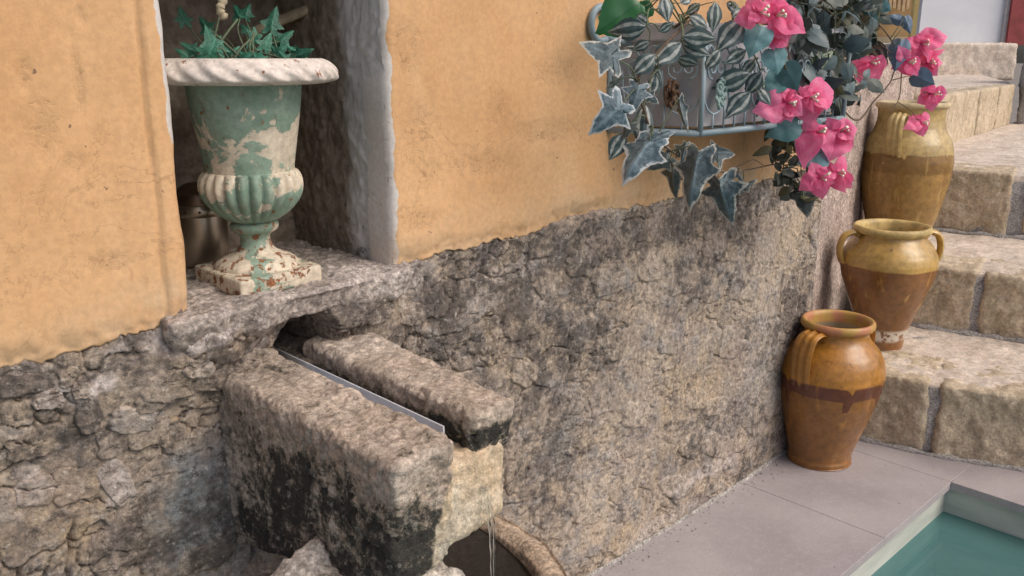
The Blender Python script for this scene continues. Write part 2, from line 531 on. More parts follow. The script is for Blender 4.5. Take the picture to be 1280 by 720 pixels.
df = m.t.nodes.new('ShaderNodeBsdfDiffuse'); df.inputs[0].default_value = (0.17, 0.36, 0.36, 1)
mk = m.t.nodes.new('ShaderNodeMixShader'); mk.inputs[0].default_value = 0.42
m.t.links.new(tr.outputs[0], mk.inputs[1]); m.t.links.new(df.outputs[0], mk.inputs[2])
m.t.links.new(fr.outputs[0], mx.inputs[0]); m.t.links.new(mk.outputs[0], mx.inputs[1]); m.t.links.new(gl.outputs[0], mx.inputs[2])
m.t.links.new(mx.outputs[0], m.out.inputs[0])
M['water'] = m.m
m = MT('clear_water')
m.set((0.9, 0.95, 0.95), 0.02, 0.0, **{'Transmission Weight': 1.0, 'IOR': 1.33})
M['trickle'] = m.m

# --- urn paint
def urn_mat(name, green, rust, cream=(0.60, 0.52, 0.40)):
    m = MT(name)
    n1 = m.noise(16, 8, 0.62, dist=0.4); n2 = m.noise(70, 6, 0.7); z = m.sep()[2]
    base = m.mix(m.ramp(m.noise(30, 5), 0.3, 0.7), tuple(v * 0.9 for v in cream), tuple(min(v * 1.08, 1) for v in cream))
    g = m.mix(m.ramp(m.noise(22, 6), 0.3, 0.7), (0.17, 0.255, 0.19), (0.27, 0.36, 0.28))
    thr = m.math('ADD', n1, green if not callable(green) else green(m, z))
    pk = m.ramp(thr, 0.50, 0.525)
    c = m.mix(pk, base, g)
    r1 = m.ramp(m.math('ADD', n2, rust), 0.66, 0.70)
    rc = m.mix(m.ramp(m.noise(140, 4), 0.35, 0.65), (0.085, 0.035, 0.02), (0.27, 0.11, 0.045))
    c = m.mix(r1, c, rc)
    c = m.mix(m.ramp(m.noise(50, 6, 0.7), 0.5, 0.75, 0, 0.45), c, (0.30, 0.25, 0.185))
    c = m.grain(c, 120, 0.85, 1.12, 4)
    m.set(c, m.math('ADD', 0.6, m.math('MULTIPLY', r1, 0.35)))
    m.bump(m.math('ADD', m.math('MULTIPLY', pk, 0.6), m.math('ADD', m.math('MULTIPLY', n2, 0.4), m.math('MULTIPLY', r1, -0.6))), 0.6, 0.0015)
    return m.m


M['urn_rim'] = urn_mat('urn_white_rim', -0.2, 0.055, (0.66, 0.585, 0.52))
M['urn_bowl'] = urn_mat('urn_green_paint', lambda m, z: m.ramp(z, 0.875, 0.94, -0.005, 0.075), 0.04)
M['urn_bulb'] = urn_mat('urn_fluted_paint', lambda m, z: m.ramp(z, 0.845, 0.81, -0.04, 0.10), 0.02)
M['urn_foot'] = urn_mat('urn_foot_paint', lambda m, z: m.ramp(z, 0.745, 0.775, -0.05, 0.07), 0.115)
M['urn_plinth'] = urn_mat('urn_rusty_plinth', 0.0, 0.13)
M['soil'] = simple('soil', (0.03, 0.022, 0.016), 1.0, sc=90, bump=0.6)
m = MT('brushed_steel')
m.set(m.mix(m.ramp(m.noise(20, 4), 0.3, 0.7), (0.50, 0.44, 0.36), (0.62, 0.55, 0.46)), 0.30, 1.0)
M['steel'] = m.m
M['lid'] = simple('brown_lid', (0.22, 0.16, 0.12), 0.35, 0.9)  # dark brown metal dome
M['bark'] = simple('dry_stem', (0.36, 0.30, 0.20), 0.85, sc=60, var=0.35, bump=0.4)
M['zinc'] = simple('zinc', (0.50, 0.52, 0.56), 0.4, 0.0, var=0.1)

# --- glazed jars
def jar_mat(name, top, band, body, z0, z1, pale=None, chalk=None, gloss=0.28, drips=0.0):
    m = MT(name)
    n1 = m.noise(9, 7, 0.6); n2 = m.noise(45, 6, 0.7); z = m.sep()[2]
    wv = m.math('MULTIPLY', m.math('SUBTRACT', m.noise(9, 4, 0.5, stretch=(1, 1, 0.3)), 0.5), 0.022)
    drip = m.math('MULTIPLY', m.ramp(m.noise(30, 2, 0.5, stretch=(1, 1, 0.07)), 0.56, 0.74), drips)
    zz = m.math('ADD', z, m.math('ADD', wv, drip)); zt = m.math('ADD', z, m.math('ADD', wv, m.math('MULTIPLY', drip, 0.35)))
    b = m.mix(m.ramp(n1, 0.3, 0.7), tuple(v * 0.78 for v in body), tuple(v * 1.2 for v in body))
    t = m.mix(m.ramp(n1, 0.3, 0.7), tuple(v * 0.8 for v in top), tuple(v * 1.15 for v in top))
    c = m.mix(m.ramp(zz, z0 - 0.002, z0 + 0.002), b, band)
    c = m.mix(m.ramp(zt, z1 - 0.003, z1 + 0.003), c, t)
    c = m.mix(m.ramp(m.noise(18, 7, 0.7), 0.48, 0.68, 0, 0.75), c, m.mix(0.5, c, (0.10, 0.04, 0.012)))
    c = m.mix(m.ramp(m.noise(24, 6, 0.7), 0.60, 0.75, 0, 0.35), c, (0.50, 0.36, 0.17))
    c = m.mix(m.ramp(m.noise(55, 4, 0.6, stretch=(0.5, 0.5, 1.6)), 0.70, 0.74, 0, 0.55), c, tuple(min(v * 1.9 + 0.08, 1) for v in body))
    c = m.mix(m.ramp(n2, 0.64, 0.72, 0, 0.45), c, tuple(v * 0.45 for v in body))
    c = m.mix(m.ramp(m.noise(34, 3, 0.5, stretch=(1, 1, 0.10)), 0.60, 0.70, 0, 0.35), c, tuple(min(v * 1.5, 1) for v in top))
    c = m.mix(m.ramp(m.noise(38, 7, 0.75), 0.60, 0.66, 0, 0.6), c, tuple(v * 0.4 for v in body))
    c = m.grain(c, 55, 0.8, 1.18, 5)
    if chalk:
        f = m.math('MULTIPLY', m.ramp(m.noise(26, 6, 0.7), 0.46, 0.52), m.math('MULTIPLY', m.ramp(z, chalk[0] - 0.012, chalk[0]), m.ramp(z, chalk[1] + 0.012, chalk[1])))
        c = m.mix(f, c, (0.62, 0.56, 0.47))
    m.set(c, m.ramp(n2, 0.35, 0.7, gloss, gloss + 0.22), **{'Coat Weight': 0.45, 'Coat Roughness': 0.14})
    m.bump(m.math('ADD', n1, m.math('MULTIPLY', n2, 0.35)), 0.25, 0.004)
    return m.m
# (jar materials are made beside the jars)

# --- planter and plants
M['planter'] = simple('shaded_white_planter', (0.38, 0.375, 0.395), 0.5, var=0.14)  # white plastic; the shade it stands in is put into this grey
m = MT('rack_iron')
n2 = m.noise(50, 5, 0.7)
m.set(m.mix(m.ramp(n2, 0.62, 0.7), (0.25, 0.33, 0.37), (0.16, 0.075, 0.035)), 0.5)
M['rack'] = m.m
M['rusty'] = simple('rusty_iron', (0.13, 0.07, 0.04), 0.8, var=0.5, sc=80)
M['verdigris'] = simple('verdigris', (0.24, 0.33, 0.31), 0.7, var=0.3, sc=80)


def leaf_ivy_mat(name, dark, lite, edge, lim=(0.8, 0.9)):
    m = MT(name)
    e = m.attr('edge'); v = m.attr('vein'); n = m.noise(6, 6, 0.7); r = m.rand()
    c = m.mix(m.ramp(m.noise(9, 6, 0.75), 0.42, 0.6), dark, lite)
    c = m.mix(m.ramp(v, 0.055, 0.02, 0, 0.6), c, tuple(min(x * 1.35 + 0.03, 1) for x in lite))
    f = m.math('ADD', e, m.math('MULTIPLY', m.math('SUBTRACT', n, 0.5), 0.6))
    f = m.math('SUBTRACT', f, m.math('MULTIPLY', r, 0.07))
    c = m.mix(m.ramp(f, lim[0], lim[1], 0, .85), c, edge)
    c = m.mix(m.math('MULTIPLY', r, .35), c, tuple(x * .5 for x in dark))
    m.set(c, 0.42); m.bump(m.math('ADD', m.math('MULTIPLY', v, -1.2), n), 0.25, 0.02)
    return m.m


M['ivy_var'] = leaf_ivy_mat('ivy_variegated', (0.035, 0.06, 0.07), (0.085, 0.135, 0.155), (0.55, 0.54, 0.48))
M['ivy_dark'] = leaf_ivy_mat('ivy_dark', (0.035, 0.05, 0.048), (0.07, 0.095, 0.09), (0.36, 0.37, 0.33))
M['ivy_pale'] = leaf_ivy_mat('ivy_pale', (0.045, 0.085, 0.105), (0.125, 0.19, 0.225), (0.56, 0.59, 0.60))
M['ivy_green'] = leaf_ivy_mat('ivy_green', (0.022, 0.12, 0.075), (0.045, 0.20, 0.125), (0.07, 0.26, 0.17), (0.96, 1.1))
m = MT('striped_leaf')
e = m.attr('across'); n = m.noise(5, 5, 0.6)
ee = m.math('ADD', m.math('ADD', m.math('ABSOLUTE', e), m.math('MULTIPLY', m.math('SUBTRACT', m.rand(), 0.5), 0.16)), m.math('MULTIPLY', m.math('SUBTRACT', n, 0.5), 0.2))
c = m.mix(m.ramp(n, 0.3, 0.7), (0.035, 0.062, 0.066), (0.075, 0.115, 0.12))
f = m.math('MULTIPLY', m.ramp(ee, 0.20, 0.26), m.ramp(ee, 0.58, 0.5))
c = m.mix(m.math('MULTIPLY', f, m.ramp(m.noise(9, 5, 0.7), 0.35, 0.6, 0.45, 0.95)), c, (0.47, 0.50, 0.47))
c = m.mix(m.math('MULTIPLY', m.rand(), 0.35), c, (0.05, 0.075, 0.06))
m.set(c, 0.45)
M['stripe'] = m.m
m = MT('striped_leaf_green')
c2 = m.mix(m.ramp(m.noise(5, 5), 0.3, 0.7), (0.05, 0.10, 0.045), (0.11, 0.17, 0.08))
e = m.math('ABSOLUTE', m.attr('across'))
c2 = m.mix(m.math('MULTIPLY', m.math('MULTIPLY', m.ramp(e, 0.2, 0.26), m.ramp(e, 0.5, 0.4)), 0.8), c2, (0.42, 0.47, 0.36))
m.set(c2, 0.45)
M['stripe_green'] = m.m


def plain_leaf(name, a, b, rough=0.5):
    m = MT(name)
    c = m.mix(m.rand(), a, b)
    c = m.mix(m.ramp(m.noise(4, 5), 0.35, 0.65, 0, 0.35), c, tuple(v * 0.6 for v in a))
    c = m.mix(m.ramp(m.math('ABSOLUTE', m.attr('across')), 0.07, 0.02, 0, 0.45), c, tuple(v * 0.5 for v in a))
    m.set(c, rough)
    return m.m


M['heart'] = plain_leaf('teal_heart_leaf', (0.085, 0.20, 0.21), (0.15, 0.32, 0.345))
M['blueheart'] = plain_leaf('blue_heart_leaf', (0.10, 0.16, 0.24), (0.14, 0.21, 0.30))
M['small'] = plain_leaf('small_leaf', (0.045, 0.065, 0.055), (0.11, 0.13, 0.105))
M['small_blue'] = plain_leaf('small_leaf_blue', (0.06, 0.10, 0.11), (0.15, 0.20, 0.21))
M['small_olive'] = plain_leaf('small_leaf_olive', (0.07, 0.07, 0.03), (0.16, 0.15, 0.08))
M['broad'] = plain_leaf('broad_green_leaf', (0.02, 0.12, 0.035), (0.03, 0.17, 0.05), 0.35)
m = MT('pink_bract')
a = m.attr('along')
c = m.mix(m.rand(), (0.90, 0.13, 0.33), (0.95, 0.23, 0.43))
c = m.mix(m.ramp(m.noise(5, 5), 0.4, 0.7, 0, 0.5), c, (0.93, 0.38, 0.55))
c = m.mix(m.ramp(a, 0.6, 1.0, 0, 0.35), c, (0.95, 0.42, 0.60))
c = m.mix(m.ramp(m.noise(26, 4, 0.6, stretch=(0.15, 1, 0.3)), 0.5, 0.66, 0, 0.5), c, (0.80, 0.07, 0.27))
c = m.mix(m.ramp(a, 0.35, 0.0, 0, 0.7), c, (0.70, 0.04, 0.22))
m.set(c, 0.55); m.bsdf.inputs['Subsurface Weight'].default_value = 0.0
ts = m.t.nodes.new('ShaderNodeBsdfTranslucent'); m.t.links.new(c, ts.inputs[0])
mx = m.t.nodes.new('ShaderNodeMixShader'); mx.inputs[0].default_value = 0.4
m.t.links.new(m.bsdf.outputs[0], mx.inputs[1]); m.t.links.new(ts.outputs[0], mx.inputs[2]); m.t.links.new(mx.outputs[0], m.out.inputs[0])
M['bract'] = m.m
M['cream'] = simple('cream_stamen', (0.75, 0.68, 0.55), 0.6)
M['stem'] = simple('green_stem', (0.10, 0.13, 0.075), 0.7, var=0.3)
M['twig'] = simple('brown_twig', (0.11, 0.075, 0.05), 0.8, var=0.3)
M['white'] = simple('white_panel', (0.66, 0.69, 0.73), 0.6, var=0.04, sc=5)
M['frame'] = simple('grey_frame', (0.42, 0.42, 0.42), 0.7)
M['red'] = simple('red_paint', (0.25, 0.045, 0.045), 0.7, var=0.2, sc=12)
M['ochre'] = simple('ochre_wall', (0.42, 0.29, 0.15), 0.9, var=0.15, sc=4)
M['yellow'] = simple('yellow_post', (0.80, 0.66, 0.28), 0.6, var=0.05)
M['sunlit_foot'] = simple('sunlit_yellow_wall', (0.78, 0.66, 0.44), 0.9, var=0.08, sc=4)  # foot of the far wall, sunlight put into its pale colour
M['slat'] = simple('sunlit_timber', (0.70, 0.54, 0.33), 0.8, var=0.15)  # sunlight on the far slats put into this lighter colour
M['ground'] = simple('earth', (0.24, 0.21, 0.18), 0.95, var=0.2, sc=3)

# ================================================================== SETTING
# ground with the pool pit cut out
PX1, PY1 = 2.1140, -0.338          # inner corner of the pool walls
PX0, PY0 = -4.0, -5.0
mb = MB()
B = 150
for (x0, x1, y0, y1) in ((-B, B, PY1, B), (-B, B, -B, PY0), (-B, PX0, PY0, PY1), (PX1, B, PY0, PY1)):
    mb.add([(x0, y0, -0.03), (x1, y0, -0.03), (x1, y1, -0.03), (x0, y1, -0.03)], [(0, 1, 2, 3)])
tag(mb.build('ground', M['ground'], smooth=False), kind='structure')

mb = MB()
mb.add([(PX0, PY0, -1.3), (PX1, PY0, -1.3), (PX1, PY1, -1.3), (PX0, PY1, -1.3), (PX0, PY0, -.022), (PX1, PY0, -.022), (PX1, PY1, -.022), (PX0, PY1, -.022)],
       [(0, 1, 2, 3), (1, 0, 4, 5), (2, 1, 5, 6), (3, 2, 6, 7), (0, 3, 7, 4)])
tag(mb.build('pool', M['pooltile'], smooth=False), kind='structure')
mb = MB()
mb.add([(PX0, PY0, -.088), (PX1, PY0, -.088), (PX1, PY1, -.088), (PX0, PY1, -.088)], [(0, 1, 2, 3)])
tag(mb.build('pool_water', M['water'], smooth=False), kind='structure')


def bevel_box(name, x0, x1, y0, y1, z0, z1, b, mat, parent):
    mb = MB()
    V = []
    for z, d in ((z0, 0), (z1 - b, 0), (z1, b)):
        V += [(x0 + d, y0 + d, z), (x1 - d, y0 + d, z), (x1 - d, y1 - d, z), (x0 + d, y1 - d, z)]
    Fq = [(3, 2, 1, 0), (8, 9, 10, 11)]
    for k in (0, 4):
        for j in range(4):
            Fq.append((k + j, k + (j + 1) % 4, k + 4 + (j + 1) % 4, k + 4 + j))
    return mb.add(V, Fq).build(name, mat, parent, smooth=False)


deck = MB().box(-1.5, 2.119, -0.333, 0.05, -0.045, -0.0014).box(2.1195, 3.0, -2.6, 0.05, -0.045, -0.0014).build('pool_deck', M['grout'], smooth=False)
tag(deck, kind='structure')
jx = [2.1025, 1.733, 1.033, 0.333, -0.367, -1.067]
for k in range(5):
    bevel_box('paving_tile', jx[k + 1] + .0007, jx[k] - .0007, -0.350, 0.06, -0.0195, 0.0, 0.0007, M['tile'], deck)
bevel_box('paving_tile', 2.1025 + .0007, 2.1025 + .36, -0.350 + .0007, 0.06, -0.0195, 0.0, 0.0007, M['tile'], deck)
for k in range(5):
    bevel_box('paving_tile', 2.1025, 2.47, -0.350 - .37 * (k + 1) + .0007, -0.350 - .37 * k - .0007, -0.0195, 0.0, 0.0007, M['tile'], deck)

# ================================================================== HOUSE WALL
wall = thing('house_wall', (1.0, 0.1, 0.0), 'ochre plastered house wall with a bare rubble stone base and a niche', 'wall')
# lower edge of the plaster, measured on the wall plane
bl_px = [(-60, 478), (0, 460), (50, 450), (95, 440), (130, 430), (165, 420), (200, 410), (226, 396)]
br_px = [(492, 331), (520, 327), (560, 316), (620, 302), (660, 294), (690, 282), (720, 273), (750, 264), (800, 257), (850, 247), (900, 238), (960, 226), (1010, 212), (1060, 196)]
BL = np.array([at_y(*p, -0.01) for p in bl_px])[:, [0, 2]]
BR = np.array([at_y(*p, -0.01) for p in br_px])[:, [0, 2]]
NX0, NX1 = 0.416, 0.714        # niche opening
LEDGE_Z = 0.706
BK = np.concatenate([BL, [[NX0, 0.70], [NX1, 0.70]], BR])


def bedge(x):
    return np.interp(x, BK[:, 0], BK[:, 1])


def rag(x):
    return 0.012 * fbm(x, 0 * x, 0 * x, 14, 6, 0.68, 21) + 0.008 * fbm(x, 0 * x + 3, 0 * x, 70, 3, 0.6, 4)


# ---- rubble base (height field of real relief)
xs = [-0.12]
while xs[-1] < 2.13:
    xs.append(xs[-1] + 0.0017 + 0.0009 * max(xs[-1], 0))
xs = np.array(xs); zs = np.linspace(-0.04, 0.80, 400)
X, Z = np.meshgrid(xs, zs)


def stain(px, py, rx, ry, y=0.0, soft=0.6):
    """a patch on the wall plane with a ragged outline"""
    c = at_y(px, py, y); ex = abs(at_y(px + rx, py, y)[0] - c[0]); ez = abs(at_y(px, py + ry, y)[2] - c[2])
    wob = 0.55 * fbm(X, Z, 0 * X, 22, 4, 0.6, px * 0.01 + 1)
    d = np.sqrt(((X - c[0]) / ex) ** 2 + ((Z - c[2]) / ez) ** 2) + wob
    return 1 - sst(1 - soft, 1.05, d)


wx = X + 0.030 * fbm(X, Z, 0 * X, 9, 4, 0.55, 1); wz = Z + 0.030 * fbm(X, Z, 0 * X, 9, 4, 0.55, 2)
f1, f2, pid = vor(wx, wz * 1.25, 11, 1)
g1, g2, qid = vor(wx * 1.0 + 0.012 * fbm(X, Z, 0 * X, 40, 3, .5, 8), wz * 1.2 + 0.012 * fbm(X, Z, 0 * X, 40, 3, .5, 9), 30, 2)
msk = sst(-0.12, 0.18, fbm(X, Z, 0 * X, 4.2, 3, 0.5, 6))            # where stones show through the render
big = fbm(X, Z, 0 * X, 3.0, 3, 0.5, 3)
nmid = fbm(wx, wz, 0 * X, 17, 4, 0.55, 5)
tq = nmid * 6.0; ti = np.floor(tq); tf = tq - ti
terr = (ti + sst(0.42, 0.58, tf)) / 6.0                              # flaking layers with crisp edges
n2t = fbm(wx, wz, 0 * X + 2.0, 48, 3, 0.5, 15) * 4.0; t2i = np.floor(n2t)
terr2 = (t2i + sst(0.38, 0.62, n2t - t2i)) / 4.0
smt = 1 - sst(0.0, 0.6, stain(250, 640, 85, 120))                    # smoother skim of cement beside the spout
lft = 0.62 - 0.10 * sst(0.55, 0.75, X)                                   # the left part keeps more relief
out = 0.012 * big + lft * (0.006 * (pid - 0.5) * msk + 0.0125 * terr * (0.5 + 0.5 * smt) + 0.0042 * terr2 * (0.3 + 0.7 * smt) + 0.002 * (qid - 0.5) * (1 - 0.5 * msk) * smt)
crk = (1 - sst(0.0, 0.0045, f2 - f1)) * msk * 0.010 + (1 - sst(0.0, 0.0026, g2 - g1)) * sst(0.45, 0.7, (pid * 7.3) % 1.0) * 0.007
ln = np.abs(fbm(wx, wz, 0 * X + 7.0, 8, 4, 0.55, 17)); crk = crk + 0.007 * (1 - sst(0.0, 0.018, ln)) * sst(0.05, 0.3, fbm(X, Z, 0 * X, 6, 2, .5, 19))
out = out - (1.35 - 0.5 * sst(0.55, 0.8, X)) * crk * (0.5 + 0.5 * smt)
fine = fbm(X, Z, 0 * X, 75, 4, 0.65, 12)
out = out + (0.0026 * fine + 0.0012 * np.abs(fbm(X, Z, 0 * X, 38, 4, 0.6, 14))) * (0.5 + 0.5 * smt) + 0.001
pit = sst(0.40, 0.6, fbm(X, Z, 0 * X, 52, 2, 0.5, 31)); out = out - 0.006 * pit * smt - 0.016 * sst(1.72, 1.95, X)
# bulges: the stonework swells under the niche ledge and left of the spout hole
def gau(px, py, rx, rz): 
    c = at_y(px, py, -0.02); return np.exp(-((X - c[0]) / rx) ** 2 - ((Z - c[2]) / rz) ** 2)
out = out + 0.040 * gau(262, 428, 0.075, 0.045) + 0.028 * gau(445, 395, 0.07, 0.04) + 0.012 * gau(100, 500, 0.12, 0.05)
# stay behind the plaster above its lower edge
eb = bedge(X) + rag(X)
out = np.where((X > NX0 - 0.02) & (X < NX1 + 0.02), out, np.minimum(out + 0.005 * np.exp(-np.maximum(eb - Z, 0) / .03), 0.009 + 0.5 * np.maximum(eb - Z, 0)))
up_ = sst(-0.004, 0.012, Z - eb) * (1 - sst(NX0 - 0.03, NX0 - 0.005, X) * (1 - sst(NX1 + 0.005, NX1 + 0.03, X)))
out = out * (1 - up_) - 0.012 * up_
# the outlet hole behind the spout
hx = (X - 0.567) / 0.042; hz = (Z - 0.632) / 0.040
hole = 1 - sst(0.75, 1.0, np.sqrt(hx ** 2 + hz ** 2) + 0.3 * fbm(X, Z, 0 * X, 30, 3, .5, 2))
# far corner of the house turns away
cor = np.maximum(X - 2.02, 0)
Y = -out + 0.22 * hole + 6.0 * cor ** 2
Xc = X - np.maximum(X - 2.09, 0) * 0.8
V = np.stack([Xc, Y, Z], -1).reshape(-1, 3)
Fg = grid_faces(len(zs), len(xs))
fx = X.ravel()[Fg].mean(1); fz = Z.ravel()[Fg].mean(1)
keep = ~(((fx > NX0 - 0.012) & (fx < NX1 + 0.014) & (fz > 0.695))) & (fz < bedge(fx) + 0.035)
rub_me = mesh_np('rubble_base', V, Fg[keep])
R_ = lambda a: np.clip(a, 0, 1).ravel()
dark = 0.9 * stain(850, 275, 170, 36) + 0.8 * stain(760, 300, 70, 40) + 1.0 * stain(545, 378, 22, 30) + 0.55 * stain(900, 330, 90, 70) + 0.8 * stain(25, 480, 60, 18) \
    + 0.6 * stain(60, 560, 60, 40) + 0.35 * stain(720, 430, 90, 60, soft=.9) + 0.4 * stain(620, 350, 80, 24, soft=.9) + 0.4 * stain(690, 600, 60, 70, soft=.9) + 0.7 * stain(300, 560, 16, 80) + 0.6 * stain(980, 380, 40, 60) \
    + 0.6 * stain(200, 690, 60, 25) + 0.45 * (fbm(X, Z, 0 * X, 5, 3, .5, 44) > 0.15) * 0.6
pale = stain(118, 478, 34, 22, soft=.8) + .8 * stain(150, 608, 24, 40, soft=.8) + 0.8 * stain(215, 420, 60, 20) + 0.9 * stain(250, 400, 40, 22) + 0.5 * stain(60, 490, 24, 12) + 0.5 * stain(500, 345, 20, 40) + 0.5 * stain(40, 590, 20, 14) \
    + 0.5 * stain(880, 590, 60, 12) + 0.4 * stain(820, 655, 60, 10) + 0.5 * stain(640, 340, 40, 16) + 0.5 * stain(940, 250, 30, 30) + 0.45 * stain(600, 380, 26, 22)
blue = 1.0 * stain(262, 640, 85, 115, soft=0.55) + 0.35 * stain(950, 470, 60, 80, soft=0.9) + 0.5 * stain(700, 560, 30, 40, soft=0.8)
sand = 0.95 * stain(770, 676, 26, 22) + 0.55 * stain(80, 650, 90, 90, soft=0.9) + 0.5 * stain(880, 480, 60, 60, soft=0.8) + 0.5 * stain(265, 700, 44, 20) + 0.35 * stain(640, 420, 50, 60, soft=.8) + 0.4 * stain(1000, 300, 30, 50)
LAY = np.clip(.5 + 0.9 * terr + 0.45 * terr2 + .25 * (pid - .5) * msk, 0, 1)
fattr(rub_me, 'layer', R_(LAY)); fattr(rub_me, 'plate', R_(0.6 * pid + 0.4 * qid)); 
fattr(rub_me, 'dark', R_(dark)); fattr(rub_me, 'pale', R_(pale)); fattr(rub_me, 'blue', R_(blue)); fattr(rub_me, 'sand', R_(sand))
rubble = ob('rubble_base', rub_me, M['rubble'], wall)


# ---- single stones one can pick out of the rubble
ATTR = {k: np.clip(v, 0, 1) for k, v in (('dark', dark), ('pale', pale), ('blue', blue), ('sand', sand), ('plate', 0.6 * pid + 0.4 * qid))}


def samp(A, x, z):
    i = np.clip(np.round(np.interp(x, xs, np.arange(len(xs)))).astype(int), 0, len(xs) - 1); j = np.clip(np.round(np.interp(z, zs, np.arange(len(zs)))).astype(int), 0, len(zs) - 1)
    return A[j, i]


def stone(px, py, wpx, hpx, proud, seed, pale_=0.0, dark_=0.0, sand_=0.0, blue_=0.0, rot=0.0):
    """one stone of the rubble: its own outline and edge, its face following the wall's relief"""
    c = at_y(px, py, -0.012)
    a = abs(at_y(px + wpx / 2, py, -0.012)[0] - c[0]); b = abs(at_y(px, py + hpx / 2, -0.012)[2] - c[2])
    nt_ = 56; rings = [1.05, 1.0, .985, .96, .9, .8, .7, .6, .5, .38, .25, .12, 0.0]
    th = np.linspace(0, 2 * np.pi, nt_, endpoint=False)
    rs = np.random.default_rng(seed)
    k = rs.uniform(2.2, 5.0)
    rad = (np.abs(np.cos(th)) ** k + np.abs(np.sin(th)) ** k) ** (-1 / k)
    rad = rad * (1 + 0.42 * fbm(np.cos(th), np.sin(th), 0 * th, 1.3, 5, 0.62, seed * 1.3))
    Vv = []
    pr_ = max(proud * (.36 if px < 520 else .34), .0022)
    til = rs.uniform(-.06, .06, 2)
    for rg in rings:
        x = rg * rad * np.cos(th) * a; z = rg * rad * np.sin(th) * b
        xr = x * math.cos(rot) - z * math.sin(rot) + c[0]; zr = x * math.sin(rot) + z * math.cos(rot) + c[2]
        ys = samp(Y, xr, zr)
        ymid = float(np.median(samp(Y, c[0] + rad * np.cos(th) * a * .6, c[2] + rad * np.sin(th) * b * .6)))
        prf = -1.6 if rg > 1.02 else sst(1.01, .93, rg)
        nz = 0.0022 * fbm(xr, zr, 0 * xr, 45, 4, .62, seed) + 0.0016 * (1 - 2 * np.abs(fbm(xr, zr, 0 * xr, 26, 3, .5, seed + 4)))
        y = (0.45 * ys + 0.55 * ymid) - pr_ * prf - nz * (prf > 0) + (til[0] * x + til[1] * z)
        Vv.append(np.stack([xr, y, zr], -1))
    Vv = np.concatenate(Vv)
    me = mesh_np('stone', Vv, grid_faces(len(rings), nt_, True))
    r0 = rs.uniform(-.25, .25)
    own = dict(dark=dark_, pale=pale_, blue=blue_, sand=sand_)
    for nm in ('dark', 'pale', 'blue', 'sand'):
        fattr(me, nm, np.clip(np.maximum(samp(ATTR[nm], Vv[:, 0], Vv[:, 2]) * .9, own[nm] * (.8 if px < 520 else .3)), 0, 1))
    fattr(me, 'layer', np.clip(samp(LAY, Vv[:, 0], Vv[:, 2]) * .5 + .25 + rs.uniform(-.15, .15), 0, 1))
    fattr(me, 'plate', np.clip(.5 + r0 + 0 * Vv[:, 0], 0, 1))
    return ob('stone', me, M['rubble'], rubble)


